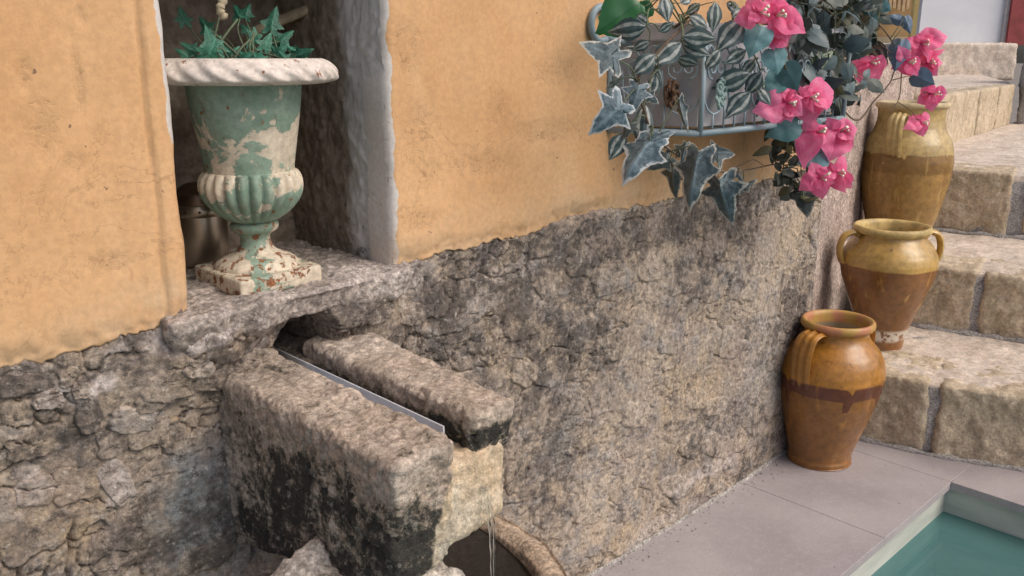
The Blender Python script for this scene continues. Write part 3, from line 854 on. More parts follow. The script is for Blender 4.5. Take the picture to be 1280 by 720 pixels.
STONES = [  # px, py, width, height, proud, pale, dark, sand, blue, rot
    (322, 450, 50, 34, .020, .2, 0, 0, 0, .35), (276, 470, 70, 34, .016, 0, .1, .1, 0, .25), (215, 478, 80, 42, .012, .15, 0, .1, 0, .1), (168, 525, 60, 34, .012, .3, 0, .1, 0, .15),
    (190, 500, 44, 28, .012, 0, .2, 0, 0, -.2), (112, 520, 34, 46, .010, 0, .7, 0, 0, 0), (86, 472, 26, 24, .012, .1, 0, .35, 0, 0), (100, 488, 22, 20, .012, .1, .1, .2, 0, 0), (62, 500, 40, 26, .010, .4, .1, 0, 0, .1),
    (30, 482, 84, 26, .010, 0, .9, 0, 0, .05), (188, 540, 52, 42, .010, .1, .1, 0, 0, .2), (145, 556, 44, 36, .008, .1, .4, 0, 0, 0), (150, 606, 36, 58, .007, .5, .1, 0, .2, -.25), (148, 690, 66, 52, .010, .1, .6, .1, 0, 0),
    (240, 455, 36, 26, .014, .5, 0, 0, 0, .3), (262, 498, 56, 26, .010, 0, .1, .3, 0, .2), (40, 560, 60, 40, .007, 0, .2, .2, 0, 0), (50, 620, 54, 36, .008, .4, .1, .2, 0, .2), (100, 610, 60, 44, .006, 0, .2, .5, 0, .1),
    (262, 700, 66, 34, .010, 0, .1, .5, 0, 0), (426, 398, 70, 24, .018, .3, 0, .1, 0, -.12), (466, 386, 40, 36, .014, .2, .2, 0, 0, 0), (472, 362, 46, 24, .016, .5, .1, 0, 0, -.2), (415, 412, 50, 14, .014, .1, 0, .2, 0, -.2),
    (508, 350, 34, 28, .008, .6, 0, 0, .2, 0), (545, 380, 30, 36, .006, 0, 1, 0, 0, .2), (520, 395, 34, 30, .007, .3, 0, 0, 0, 0), (608, 372, 60, 44, .006, .1, 0, .3, 0, .1), (590, 415, 40, 26, .006, .1, .2, .1, 0, 0),
    (562, 440, 26, 24, .008, .2, .1, 0, .5, 0), (660, 400, 44, 50, .006, 0, .1, .3, 0, 0), (690, 360, 30, 36, .006, .2, .4, 0, 0, .3), (664, 470, 30, 30, .006, .5, 0, 0, .1, .5), (686, 520, 50, 60, .006, 0, .3, .1, 0, 0),
    (720, 505, 34, 30, .007, .2, .2, 0, .5, .3), (770, 675, 46, 34, .008, 0, 0, 1, 0, .5), (742, 640, 40, 30, .006, .1, .2, .2, 0, .4), (760, 500, 36, 40, .006, .2, .2, 0, .1, 0), (735, 420, 34, 44, .005, 0, .6, 0, 0, 0),
    (800, 520, 34, 30, .007, .3, .1, 0, .2, .4), (828, 560, 40, 30, .006, .1, .1, .3, 0, .5), (876, 500, 30, 24, .008, .6, 0, .1, 0, .3), (900, 510, 28, 22, .008, .5, 0, .2, 0, .2), (880, 450, 36, 40, .006, .1, .1, .4, 0, 0),
    (845, 430, 30, 30, .006, .2, .1, 0, .2, .3), (790, 430, 40, 36, .005, .1, .2, .1, 0, 0), (920, 430, 30, 40, .006, .2, .2, 0, .3, .2), (905, 560, 36, 26, .006, .6, 0, 0, 0, .5), (935, 350, 36, 50, .006, .1, .1, .3, 0, .2),
    (965, 300, 30, 60, .007, .3, .1, .3, 0, .2), (1000, 290, 24, 60, .006, .2, .1, .2, 0, .1), (930, 280, 36, 40, .006, .5, .1, .2, 0, .3), (900, 300, 30, 40, .006, .3, .3, .2, 0, 0), (860, 350, 36, 36, .005, .1, .5, 0, 0, 0),
    (820, 330, 34, 40, .005, .1, .4, .1, 0, .3), (770, 350, 44, 40, .005, .2, .2, .1, 0, 0), (730, 330, 34, 34, .006, .2, .4, 0, .2, .2), (975, 430, 26, 50, .006, .1, .3, 0, .4, 0), (960, 520, 26, 50, .006, .1, .2, .1, .3, .1),
    (700, 660, 40, 30, .006, .1, .3, .1, 0, .4), (650, 600, 24, 40, .006, .1, .3, 0, .1, 0), (680, 590, 34, 30, .006, .3, .1, 0, .1, .2), (850, 610, 40, 26, .007, .5, .1, .1, 0, .5)]
for k, s_ in enumerate(STONES):
    stone(*s_[:5], seed=k + 3, pale_=s_[5], dark_=s_[6], sand_=s_[7], blue_=s_[8], rot=-s_[9])


# mortar line along the foot of the wall and loose grit on the paving
fx_ = np.arange(0.9, 2.06, 0.006)
yb_ = np.array([samp(Y, np.full(6, x_), np.linspace(.0, .02, 6)).min() for x_ in fx_])
yb_ = np.convolve(np.pad(yb_, 4, mode='edge'), np.ones(9) / 9, 'valid')
nz_ = fbm(fx_, 0 * fx_, 0 * fx_, 18, 4, .6, 88)
MB().tube([(x_, y_ + .002, .000) for x_, y_ in zip(fx_, yb_)], [max(.007 + .010 * n_, .002) for n_ in nz_], 8).build('mortar_fillet', M['mortar'], wall)
mb = MB(); gr_ = np.random.default_rng(5)
for k in range(150):
    i_ = gr_.integers(len(fx_)); d_ = abs(gr_.normal(0, .022)) + .008; r_ = gr_.uniform(.0010, .0030) * (1 if d_ < .05 else .6)
    c_ = np.array([fx_[i_], yb_[i_] - d_, r_ * .5])
    dirs = np.array([(1, 0, 0), (0, 1, 0), (-1, 0, 0), (0, -1, 0), (0, 0, 1), (0, 0, -1)]) * r_ * gr_.uniform(.6, 1.3, (6, 1))
    mb.add(c_ + dirs, [(0, 1, 4), (1, 2, 4), (2, 3, 4), (3, 0, 4), (1, 0, 5), (2, 1, 5), (3, 2, 5), (0, 3, 5)])
tag(mb.build('grit', M['mortar'], smooth=False), 'loose grit fallen from the rubble wall onto the paving', 'grit', kind='stuff')


# ---- plaster
def plaster(x0, x1, side):
    xs_ = np.arange(x0, x1 + 1e-6, 0.0032)
    zt = 1.16
    rows = 150
    Xp = np.tile(xs_, (rows, 1))
    eb_ = bedge(xs_) + rag(xs_)
    t = np.linspace(0, 1, rows)[:, None] ** 1.05
    Zp = eb_[None] + (zt - eb_[None]) * t
    rg = np.zeros_like(Xp)
    def patch(px, py, rx, ry):
        c = at_y(px, py, -.01); ex = abs(at_y(px + rx, py, -.01)[0] - c[0]); ez = abs(at_y(px, py + ry, -.01)[2] - c[2])
        return 1 - sst(0.0, 1.25, np.sqrt(((Xp - c[0]) / ex) ** 2 + ((Zp - c[2]) / ez) ** 2) + 0.5 * fbm(Xp, Zp, 0 * Xp, 20, 3, .55, px * .01))
    for p in [(55, 150, 34, 60), (90, 205, 30, 20), (96, 95, 10, 70), (100, 20, 10, 20), (520, 170, 40, 90), (505, 60, 30, 60), (540, 215, 30, 40), (610, 205, 40, 20), (620, 140, 20, 40), (690, 90, 40, 30), (680, 165, 60, 22), (230, 300, 18, 60), (30, 90, 14, 40), (530, 275, 30, 20), (140, 330, 40, 20)]:
        rg = np.maximum(rg, patch(*p))
    out_ = 0.012 + 0.0038 * fbm(Xp, Zp, 0 * Xp, 5, 3, .45, 70) + 0.0004 * fbm(Xp, Zp, 0 * Xp, 40, 3, .5, 71) - 0.0008 * rg * np.abs(fbm(Xp, Zp, 0 * Xp, 90, 2, .6, 72))
    low = sst(0.03, 0.0, Zp - eb_[None])
    fth = sst(-.1, .35, fbm(xs_, 0 * xs_, 0 * xs_, 7, 3, .6, 66))[None]
    out_ = out_ - (0.004 + .006 * fth) * low + 0.005 * low * fbm(Xp, Zp, 0 * Xp, 50, 3, .6, 73)
    edge = np.zeros_like(Xp)
    e0 = 0.012 * fbm(0 * Zp, 0 * Zp, Zp, 14, 3, .5, 5)
    if side == 'L':
        d = NX0 - Xp + 0 * Zp
        out_ = out_ + 0.004 * (1 - sst(0.024, 0.030, d + 0.4 * e0)) - 0.0025 * np.exp(-((d - 0.029 + 0.4 * e0) / 0.0022) ** 2)
        edge = (1 - sst(0.0, 0.022, d)) * sst(0.84, 0.95, Zp + 0.05 * fbm(Xp, Zp, 0 * Xp, 9, 2, .5, 3))
    else:
        d = Xp - NX1
        edge = 1.3 * (1 - sst(0.004, 0.013, d + 0.012 * fbm(Xp, Zp, 0 * Xp, 20, 4, .6, 33)))
    # round the reveal into the niche
    rr = 0.014
    q = np.clip((rr - d) / rr, 0, 1)
    out_ = out_ - rr * (1 - np.sqrt(np.maximum(1 - q ** 2, 0.0)))
    # far corner
    cr = np.maximum(Xp - 2.02, 0)
    Yp = -out_ + 6.0 * cr ** 2
    shift = (0.3 * e0 * (1 - sst(0, 0.03, d))) if side == 'R' else (-0.35 * e0 * (1 - sst(0, 0.03, d)))
    Xq = Xp + shift
    Vp = np.stack([Xq, Yp, Zp], -1)
    stn = 0.8 * sst(.075, .0, Zp - eb_[None] + .05 * fbm(Xp, Zp, 0 * Xp, 8, 4, .6, 61)) + .7 * sst(.1, .4, fbm(Xp, Zp * .5, 0 * Xp, 3.5, 3, .5, 62)) * sst(.2, .05, Zp - eb_[None])
    parts_ = [Vp.reshape(-1, 3)]; Fp = [grid_faces(rows, len(xs_))]
    # bottom lip back to the rubble, reveal back into the niche, top up above
    lip = np.stack([Xq[0], Yp[0] + 0.03, Zp[0] + 0.003], -1)
    n0 = Vp.reshape(-1, 3).shape[0]; nx_ = len(xs_)
    parts_.append(lip)
    a = np.arange(nx_ - 1)
    Fp.append(np.stack([n0 + a, n0 + a + 1, a + 1, a], -1))
    n1_ = n0 + nx_
    j = nx_ - 1 if side == 'L' else 0
    rev = np.stack([Xq[:, j], Yp[:, j] * 0 + 0.045, Zp[:, 0]], -1); parts_.append(rev)
    b = np.arange(rows - 1)
    q_ = np.stack([b * nx_ + j, n1_ + b, n1_ + b + 1, (b + 1) * nx_ + j], -1)
    Fp.append(q_ if side == 'L' else q_[:, ::-1])
    n2_ = n1_ + rows
    topv = np.stack([Xq[-1], Yp[-1], Zp[-1] * 0 + 2.2], -1); parts_.append(topv)
    tr_ = (rows - 1) * nx_
    Fp.append(np.stack([tr_ + a, tr_ + a + 1, n2_ + a + 1, n2_ + a], -1))
    Vv = np.concatenate(parts_)
    me = mesh_np('plaster', Vv, np.concatenate(Fp))
    pad = lambda A: np.concatenate([A.ravel(), np.zeros(nx_), edge[:, j] if A is edge else A[:, j], np.zeros(nx_)])
    fattr(me, 'rough', pad(rg)); fattr(me, 'edge', pad(edge)); fattr(me, 'stain', pad(stn))
    return ob('plaster', me, M['plaster'], wall)


plaster(-0.35, NX0, 'L')
plaster(NX1, 2.10, 'R')

# ---- niche lining (right reveal, back, left reveal, vault)
def sheet(name, P00, P10, P11, P01, nu, nv, amp, seed, mat, parent, s=12):
    u = np.linspace(0, 1, nu)[None, :, None]; v = np.linspace(0, 1, nv)[:, None, None]
    P = (np.array(P00) * (1 - u) + np.array(P10) * u) * (1 - v) + (np.array(P01) * (1 - u) + np.array(P11) * u) * v
    n = np.cross(np.array(P10) - np.array(P00), np.array(P01) - np.array(P00)); n = n / np.linalg.norm(n)
    x, y, z = P[..., 0], P[..., 1], P[..., 2]
    P = P + n * (amp * (fbm(x, y, z, s, 5, .55, seed) + 0.4 * fbm(x, y, z, s * 5, 3, .6, seed + 1)))[..., None]
    return ob(name, mesh_np(name, P.reshape(-1, 3), grid_faces(nv, nu)), mat, parent)


NB = 0.262
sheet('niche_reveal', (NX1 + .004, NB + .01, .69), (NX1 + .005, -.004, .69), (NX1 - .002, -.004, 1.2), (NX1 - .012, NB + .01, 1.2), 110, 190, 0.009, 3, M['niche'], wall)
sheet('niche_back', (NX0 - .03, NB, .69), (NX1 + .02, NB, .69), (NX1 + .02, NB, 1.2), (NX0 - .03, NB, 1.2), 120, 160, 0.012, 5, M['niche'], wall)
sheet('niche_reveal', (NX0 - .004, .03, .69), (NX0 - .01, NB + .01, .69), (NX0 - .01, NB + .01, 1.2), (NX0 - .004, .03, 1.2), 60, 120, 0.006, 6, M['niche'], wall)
sheet('niche_vault', (NX0 - .03, -.0, 1.165), (NX0 - .03, NB + .02, 1.165), (NX1 + .02, NB + .02, 1.165), (NX1 + .02, 0, 1.165), 40, 60, 0.008, 8, M['niche'], wall)  # unseen ceiling, put in low so the inside of the niche is dark
# blocking wall behind everything so no light leaks in
mb = MB().box(-0.36, 2.04, 0.30, 0.5, -0.03, 2.2)
mb.build('wall_core', M['black'], wall, smooth=False)
mb = MB().box(NX0 - .03, NX1 + .02, 0.0, 0.3, 1.19, 2.2)
mb.build('lintel', M['plaster'], wall, smooth=False)

# ---- ledge of the niche
def ledge_extra(Wd, Nw):
    x, y, z = Wd.T
    und = sst(0.3, -0.4, Nw[:, 2])
    fr = sst(0.2, -0.6, Nw[:, 1])
    return fr * (0.016 * fbm(x, 0 * x, z * 0.3, 9, 4, .6, 40)) - 0.012 * und * np.exp(-((x - 0.56) / 0.06) ** 2)


rough_hexa('ledge_slab', [(.385, -.030, .660), (.728, -.022, .668), (.728, .27, .668), (.385, .27, .660)],
           [(.372, -.052, LEDGE_Z), (.732, -.036, LEDGE_Z + .004), (.728, .27, LEDGE_Z + .002), (.385, .27, LEDGE_Z)], 0.0032, 0.010, 0.0055, 41, M['ledge'], wall, s=13, extra=ledge_extra, rock=.008)

# ================================================================== SPOUT
spout = thing('stone_spout', (0.55, -0.05, 0.40), 'weathered stone water spout blackened by algae, jutting from the rubble wall', 'spout')


def add_alg(o, falg, flime):
    me = o.data
    n = len(me.vertices); co = np.empty(n * 3); me.vertices.foreach_get('co', co); co = co.reshape(-1, 3)
    no = np.empty(n * 3); me.vertex_normals.foreach_get('vector', no); no = no.reshape(-1, 3)
    fattr(me, 'algae', falg(*co.T, no)); fattr(me, 'lime', flime(*co.T, no))


def pitted(Wd, Nw):
    x, y, z = Wd.T
    chip = sst(.25, .5, fbm(x, y, z, 26, 3, .6, 7)) * (np.abs(Nw) > .25).sum(1).clip(0, 2) / 2
    return -0.0032 * sst(.22, .45, fbm(x, y, z, 85, 2, .5, 3)) - .006 * chip


cheek = rough_hexa('cheek_stone', [(.456, -.345, .462), (.530, -.352, .474), (.534, .03, .40), (.450, .03, .36)],
                   [(.447, -.372, .618), (.531, -.366, .621), (.533, .03, .622), (.442, .03, .617)], 0.0026, 0.009, 0.0040, 51, M['spout'], spout, s=17, rock=.0045, extra=pitted)
add_alg(cheek, lambda x, y, z, no: np.clip(0.18 + 0.60 * sst(.600, .515, z - 0.12 * (y + .33)) * sst(-.0, -.16, y) + 0.25 * sst(.50, .42, z), 0, .85) * sst(0.75, 0.35, no[:, 2]),
        lambda x, y, z, no: 0.85 * sst(.490, .530, x) * sst(.60, .55, z) * sst(-.30, -.34, y) + 0.36 * sst(.56, .47, z) * sst(-.3, -.34, y))
cheek2 = rough_hexa('cheek_stone', [(.588, -.322, .562), (.644, -.324, .562), (.676, .03, .556), (.584, .03, .556)],
                    [(.585, -.329, .619), (.648, -.331, .619), (.684, .03, .622), (.580, .03, .622)], 0.0026, 0.009, 0.0040, 57, M['spout'], spout, s=17, rock=.0045, extra=pitted)
add_alg(cheek2, lambda x, y, z, no: np.clip(0.66 * sst(.612, .590, z) + 0.12 * sst(-.2, -.3, y), 0, 1) * sst(0.7, 0.3, no[:, 2]), lambda x, y, z, no: 0.0 * x)
trough = rough_hexa('trough_stone', [(.520, -.332, .466), (.634, -.330, .478), (.664, .03, .42), (.52, .03, .42)],
                    [(.520, -.326, .574), (.640, -.326, .574), (.668, .03, .574), (.52, .03, .574)], 0.0030, 0.014, 0.0045, 63, M['spout'], spout, s=12)
add_alg(trough, lambda x, y, z, no: 0.35 * sst(.47, .44, z) + .42 * sst(.560, .585, z), lambda x, y, z, no: 0.95 * sst(-.18, -.26, y) * sst(.60, .565, z))
# grey channel lining in the slot
mb = MB()
def chan(y): return [(.5335, y, .606), (.5335, y, .5815), (.567, y, .5815), (.567, y, .602), (.5648, y, .602), (.5648, y, .5838), (.5355, y, .5838), (.5355, y, .606)]
prof0, prof1 = chan(0.12), chan(-0.300)
Fq = [(i, (i + 1) % 8, 8 + (i + 1) % 8, 8 + i) for i in range(8)] + [(0, 1, 6, 7), (1, 2, 5, 6), (2, 3, 4, 5)] + [(15, 14, 9, 8), (14, 13, 10, 9), (13, 12, 11, 10)]
mb.add(prof0 + prof1, Fq).build('channel_lining', M['zinc'], spout, smooth=False)

# water falling from the spout, in a thin twisted thread
mb = MB()
for k_, (dx_, r_) in enumerate(((0, .0019), (5, .0013))):
    pts = [at_y(600 + dx_, 600, -.322), at_y(606 + dx_, 622, -.338), at_y(610 + dx_, 640, -.344)] + [at_y(611 + dx_ * (1 - .6 * t) + 9 * t + 1.0 * math.sin(7 * t + k_), 648 + 170 * t, -.342) for t in np.linspace(.04, 1, 10)]
    pts = spline(pts, 5)
    mb.tube(pts, [r_ * (0.9 + .2 * math.sin(i * .9 + k_)) for i in range(len(pts))], 8)
o = mb.build('water_trickle', M['trickle']); tag(o, 'thin clear thread of water falling from the spout into the basin', 'water')

# ================================================================== BASIN and boulders
def arc_basin():
    cx, cy, a, b = .565, -.055, .266, .315
    th = np.linspace(math.pi, 2 * math.pi, 90)
    # profile: (offset outward, z)
    prof = [(-.10, .06), (-.02, .12), (.0, .24), (.003, .283), (.010, .294), (.024, .298), (.040, .291), (.046, .27), (.046, .05), (.03, 0.0)]
    prof = np.array(spline(prof, 6))
    V = []
    for oo, z in prof:
        x = cx + (a + oo) * np.cos(th); y = cy + (b + oo) * np.sin(th); y = np.where(np.abs(np.sin(th)) < .01, 0.01, y)
        n = 0.006 * fbm(x, y, 0 * x + z, 14, 4, .6, 77)
        V.append(np.stack([x + n * np.cos(th), y + n * np.sin(th), 0 * x + z + (n * 1.2 if z > .25 else 0) - .024 * (1 - np.abs(np.sin(th))) * (z > .2)], -1))
    V = np.concatenate(V)
    return mesh_np('basin_bowl', V, grid_faces(len(prof), len(th))[:, ::-1])


basin = thing('stone_basin', (.56, -.2, 0), 'rounded stone basin with thick worn rim standing under the spout', 'basin')
ob('basin_bowl', arc_basin(), M['basin'], basin)
mb = MB(); ring = [(.56 + .275 * math.cos(t), -.055 + .315 * math.sin(t), .262) for t in np.linspace(math.pi, 2 * math.pi, 40)]
mb.add(ring + [(.81, .02, .262), (.31, .02, .262)], [tuple(range(42))])
m = MT('dark_water'); m.set((0.018, 0.015, 0.013), 0.06); m.bump(m.noise(60, 3, 0.5), 0.25, 0.004)
o = mb.build('basin_water', m.m, basin, smooth=False)


def boulder(c, r, seed, label):
    nu, nv = 64, 40
    th = np.linspace(0, 2 * np.pi, nu, endpoint=False)[None]; ph = np.linspace(0.001, np.pi - .001, nv)[:, None]
    d = np.stack([np.sin(ph) * np.cos(th), np.sin(ph) * np.sin(th), np.cos(ph) * np.ones_like(th)], -1)
    k = 3.0
    sup = (np.abs(d) ** k).sum(-1) ** (-1 / k)
    d = d * sup[..., None]
    P = d * np.array(r)
    n = fbm(P[..., 0], P[..., 1], P[..., 2], 11, 5, .55, seed); n2 = 1 - 2 * np.abs(fbm(P[..., 0], P[..., 1], P[..., 2], 24, 3, .5, seed + 2))
    P = P * (1 + 0.30 * n + 0.06 * n2)[..., None] + np.array(c)
    o = ob('boulder', mesh_np('boulder', P.reshape(-1, 3), grid_faces(nv, nu, True)), M['boulder'])
    return tag(o, label, 'stone')


boulder((.432, -.225, .318), (.055, .060, .135), 5, 'pale jagged stone wedged under the spout beside the left cheek')
boulder((.528, -.295, .305), (.070, .055, .135), 9, 'pale smooth stone lying in the basin below the spout')

# ================================================================== URN
UX, UY = 0.545, 0.066
urn = thing('urn', (UX, UY, .706), 'cast iron urn with peeling green and cream paint standing in the niche', 'urn')
def wob(T, z, r): return r * (1 + 0.006 * np.sin(3 * T + 9 * z))
def rimf(T, z, r):
    k = sst(.070, .100, r) * sst(0.960, 0.975, z) * sst(.9995, .993, z)
    return r + 0.0020 * k * (np.sin(24 * (T + (z - .98) * 12)) + .5 * np.sin(11 * T + 1.3))
prim = [(.060, .957), (.068, .9640), (.078, .9660), (.098, .9665), (.1145, .970), (.1185, .9755), (.1165, .984), (.108, .993), (.100, .9975), (.090, .996), (.082, .988), (.0715, .975), (.066, .95), (.060, .94)]
V, Fq = lathe(prim, 272, rimf, 6, (UX, UY)); ob('rim', mesh_np('rim', V, Fq), M['urn_rim'], urn)
pbowl = [(.0725, .9655), (.071, .950), (.0675, .925), (.0635, .900), (.060, .878), (.0575, .862), (.0570, .853)]
V, Fq = lathe(pbowl, 96, wob, 6, (UX, UY)); ob('bowl', mesh_np('bowl', V, Fq), M['urn_bowl'], urn)
def flute(T, z, r):
    a = np.abs(np.sin(12 * T)) ** 0.75
    k = sst(.785, .80, z) * sst(.860, .850, z)
    return r * (1 - 0.11 * k * (1 - a))
pb = [(.0565, .8565), (.062, .8535), (.0665, .845), (.0675, .834), (.0645, .822), (.057, .810), (.046, .799), (.034, .7915), (.026, .788)]
V, Fq = lathe(pb, 240, flute, 7, (UX, UY)); ob('fluted_bulb', mesh_np('fluted_bulb', V, Fq), M['urn_bulb'], urn)
pf = [(.026, .7885), (.0305, .7855), (.0315, .781), (.029, .776), (.0225, .772), (.0195, .766), (.0205, .757), (.026, .749), (.036, .7435), (.048, .738), (.0545, .732), (.056, .726), (.0555, .7205)]
V, Fq = lathe(pf, 72, wob, 6, (UX, UY)); ob('foot', mesh_np('foot', V, Fq), M['urn_foot'], urn)
a = .062
rough_hexa('plinth', [(UX - a, UY - a - .010, .7035), (UX + a, UY - a, .7045), (UX + a, UY + a, .7045), (UX - a, UY + a, .7035)],
           [(UX - a, UY - a - .010, .7275), (UX + a, UY - a, .7285), (UX + a, UY + a, .7285), (UX - a, UY + a, .7275)], 0.0025, 0.004, 0.0012, 90, M['urn_plinth'], urn, s=30)
V, Fq = lathe([(.0, .986), (.04, .987), (.0855, .984)], 48, None, 4, (UX, UY)); ob('soil', mesh_np('soil', V, Fq), M['soil'], urn)

# steel canister behind the urn
cc = at_z(256, 330, .706)
can = thing('canister', (cc[0], cc[1], .706), 'brushed steel canister with a riveted band behind the urn', 'canister')
r = .037; zb = .708
V, Fq = lathe([(.0, zb), (r * .97, zb), (r, zb + .003), (r, zb + .072)], 48, None, 0, cc[:2]); ob('body', mesh_np('body', V, Fq), M['steel'], can)
V, Fq = lathe([(r, zb + .072), (r + .0015, zb + .073), (r + .0015, zb + .088), (r, zb + .089)], 48, None, 0, cc[:2]); band = ob('band', mesh_np('band', V, Fq), M['steel'], can)
for k in range(12):
    t = k * math.pi / 6 + .1
    c_ = np.array([cc[0] + (r + .0015) * math.cos(t), cc[1] + (r + .0015) * math.sin(t), zb + .0805])
    V, Fq = lathe([(.0022, -.002), (.002, .0008), (.0, .0014)], 8, None, 0)
    V = np.stack([V[:, 2] * math.cos(t) - V[:, 0] * math.sin(t), V[:, 2] * math.sin(t) + V[:, 0] * math.cos(t), V[:, 1]], -1) + c_
    ob('rivet', mesh_np('rivet', V, Fq), M['rusty'], band)
V, Fq = lathe([(r, zb + .089), (r * .99, zb + .094), (r * .86, zb + .106), (r * .5, zb + .116), (0, zb + .119)], 48, None, 5, cc[:2]); ob('lid', mesh_np('lid', V, Fq), M['lid'], can)

# stick leaning across the niche
p0 = at_y(322, 38, .20); p1 = at_y(418, -4, .16); p2 = np.array([NX1 + .0, .13, 1.105])
mb = MB().tube(spline([p0 + (0, .03, -.02), p0, p1, p2], 6), .0075, 10)
tag(mb.build('stick', M['bark']), 'dry wooden stick lodged across the dark top of the niche', 'stick')
# dried hanging stem
q = [at_y(277, -60, .03), at_y(279, -5, .03), at_y(275, 12, .03), at_y(282, 24, .03)]
mb = MB().tube(spline(q, 8), [.0045, .005, .006, .0045] * 6 + [.003], 8)
tag(mb.build('dried_stem', M['bark']), 'dried twisted tan stem hanging above the ivy in the urn', 'stem')


# ================================================================== LEAVES
def outline_leaf(kind):
    """half outlines as (x along, half width) in unit length"""
    if kind == 'ivy':
        return [(0.02, .0), (-.08, .10), (-.18, .24), (-.16, .36), (-.02, .34), (.10, .25), (.15, .40), (.22, .60), (.30, .44), (.40, .28), (.52, .23), (.68, .19), (.86, .09), (1.0, .0)]
    if kind == 'ivy_long':
        return [(0.02, .0), (-.08, .10), (-.14, .20), (-.05, .26), (.10, .22), (.20, .24), (.28, .42), (.38, .30), (.50, .20), (.66, .16), (.82, .09), (1.0, .0)]
    if kind == 'heart':
        return [(0.04, .0), (-.03, .14), (.0, .27), (.10, .38), (.25, .44), (.42, .43), (.60, .34), (.76, .20), (.90, .07), (1.0, .0)]
    if kind == 'lance':
        return [(0, 0), (.08, .09), (.20, .20), (.36, .27), (.52, .27), (.68, .20), (.84, .10), (1, 0)]
    if kind == 'bract':
        return [(0, .03), (.10, .16), (.25, .33), (.45, .42), (.62, .38), (.78, .25), (.90, .11), (1, 0)]
    return [(0, 0), (.15, .14), (.35, .22), (.6, .19), (.82, .10), (1, 0)]


def leaf_mesh(kind, curl=0.15, fold=0.12, mat=None, seed=0, n=5, name=None):
    h = outline_leaf(kind)
    rings = [0.0, .35, .65, .82, .92, 1.0] if kind.startswith('ivy') else ([0, .3, .55, .8, 1.0] if kind != 'small' else [0, .6, 1.0])
    up_h = h; lo_h = [(x, -y) for x, y in h[-2:0:-1]]
    sub = 3 if kind != 'small' else 1
    def dens(hh):
        o_ = []
        for i in range(len(hh) - 1):
            for t in np.linspace(0, 1, sub, endpoint=False): o_.append((hh[i][0] * (1 - t) + hh[i + 1][0] * t, hh[i][1] * (1 - t) + hh[i + 1][1] * t))
        return o_
    full = dens(list(up_h) + list(lo_h) + [up_h[0]])
    O = np.array(full); m_ = len(O)
    rs = np.random.default_rng(seed)
    O = O + rs.normal(size=O.shape) * 0.008
    c = np.array([.25 if kind.startswith('ivy') else .42, 0])
    # keep rings on the mid line: shrink towards the mid rib point of same x, blended with the centre
    V = []; E = []; A = []; Vn = []
    hw = np.array(sorted(h)); 
    for rg in rings:
        tgt = np.stack([O[:, 0] * .25 + c[0] * .75, 0 * O[:, 1]], -1)
        P = tgt + (O - tgt) * rg
        x, y = P.T
        z = -curl * (x - .15) ** 2 - fold * np.abs(y) * 0.8 + (0.05 if kind != 'bract' else .13) * pnoise(x * 3 + seed, y * 3, 0 * x + seed * 1.7) + fold * 0.5 * (y ** 2)
        V.append(np.stack([x, y, z], -1)); E.append(np.full(m_, rg)); A.append(P[:, 1] / (np.abs(np.interp(x, *np.array(sorted([(a_, b_) for a_, b_ in h if a_ >= 0])).T)) + .02)); Vn.append(P)
    V = np.concatenate(V); P = np.concatenate(Vn)
    me = mesh_np(name or 'leaf', V, grid_faces(len(rings), m_, True))
    fattr(me, 'edge', np.concatenate(E)); fattr(me, 'across', np.clip(np.concatenate(A), -1, 1)); fattr(me, 'along', np.clip(P[:, 0], 0, 1))
    # distance to main veins
    d = np.full(len(P), 9.0)
    for tip in ((1, 0), (.22, .58), (.22, -.58), (-.16, .32), (-.16, -.32)):
        t_ = np.array(tip); L2 = t_ @ t_; s_ = np.clip((P @ t_) / L2, 0, 1)
        d = np.minimum(d, np.linalg.norm(P - s_[:, None] * t_, axis=1))
    fattr(me, 'vein', d)
    me.materials.append(mat)
    return me


def tip_near(t, B3, f=.25):
    """far end of a leaf: about as far away as its base, a little nearer or farther"""
    d = (np.array(B3) - CAM) @ FW
    r = _ray(*t)
    P = CAM + r * (d / F_PX)
    L = np.linalg.norm(P - np.array(B3))
    return CAM + r * ((d - random.uniform(-.4, 1) * f * L) / F_PX)


def put_leaf(me, base, tip, parent, name='leaf', roll=0.0, wid=1.0, nrm=None):
    base = Vector(base); tip = Vector(tip)
    x = tip - base; L = x.length; x.normalize()
    n = (Vector(CAM) - base).normalized() if nrm is None else Vector(nrm)
    n = (n - x * n.dot(x)).normalized()
    n = Matrix.Rotation(roll, 3, x) @ n
    y = n.cross(x)
    Mx = Matrix((x * L, y * L * wid, n * L)).transposed().to_4x4(); Mx.translation = base
    o = bpy.data.objects.new(name, me); col.objects.link(o)
    attach(o, parent); o.matrix_basis = Mx
    return o


LF = {}
for nm, mt in (('ivy_var', 'ivy_var'), ('ivy_dark', 'ivy_dark'), ('ivy_pale', 'ivy_pale')):
    LF[nm] = [leaf_mesh('ivy', .15 + .3 * k, .10 + .22 * k, M[mt], k + 1) for k in range(3)]
    LF[nm + '_long'] = [leaf_mesh('ivy_long', .30, .55, M[mt], 5)]
LF['ivy_green'] = [leaf_mesh('ivy', .2 + .15 * k, .25, M['ivy_green'], k + 3) for k in range(3)]
LF['stripe'] = [leaf_mesh('lance', .25 + .12 * k, .30, M['stripe'], k) for k in range(3)]
LF['stripe_green'] = [leaf_mesh('lance', .25, .30, M['stripe_green'], 4)]
LF['heart'] = [leaf_mesh('heart', .2 + .15 * k, .20, M['heart'], k) for k in range(3)]
LF['blueheart'] = [leaf_mesh('heart', .3, .35, M['blueheart'], 7)]
LF['small'] = [leaf_mesh('small', .3 * k, .35, M[mt], k) for k, mt in enumerate(('small', 'small', 'small_blue', 'small_olive'))]
LF['broad'] = [leaf_mesh('lance', .3, .25, M['broad'], 2)]
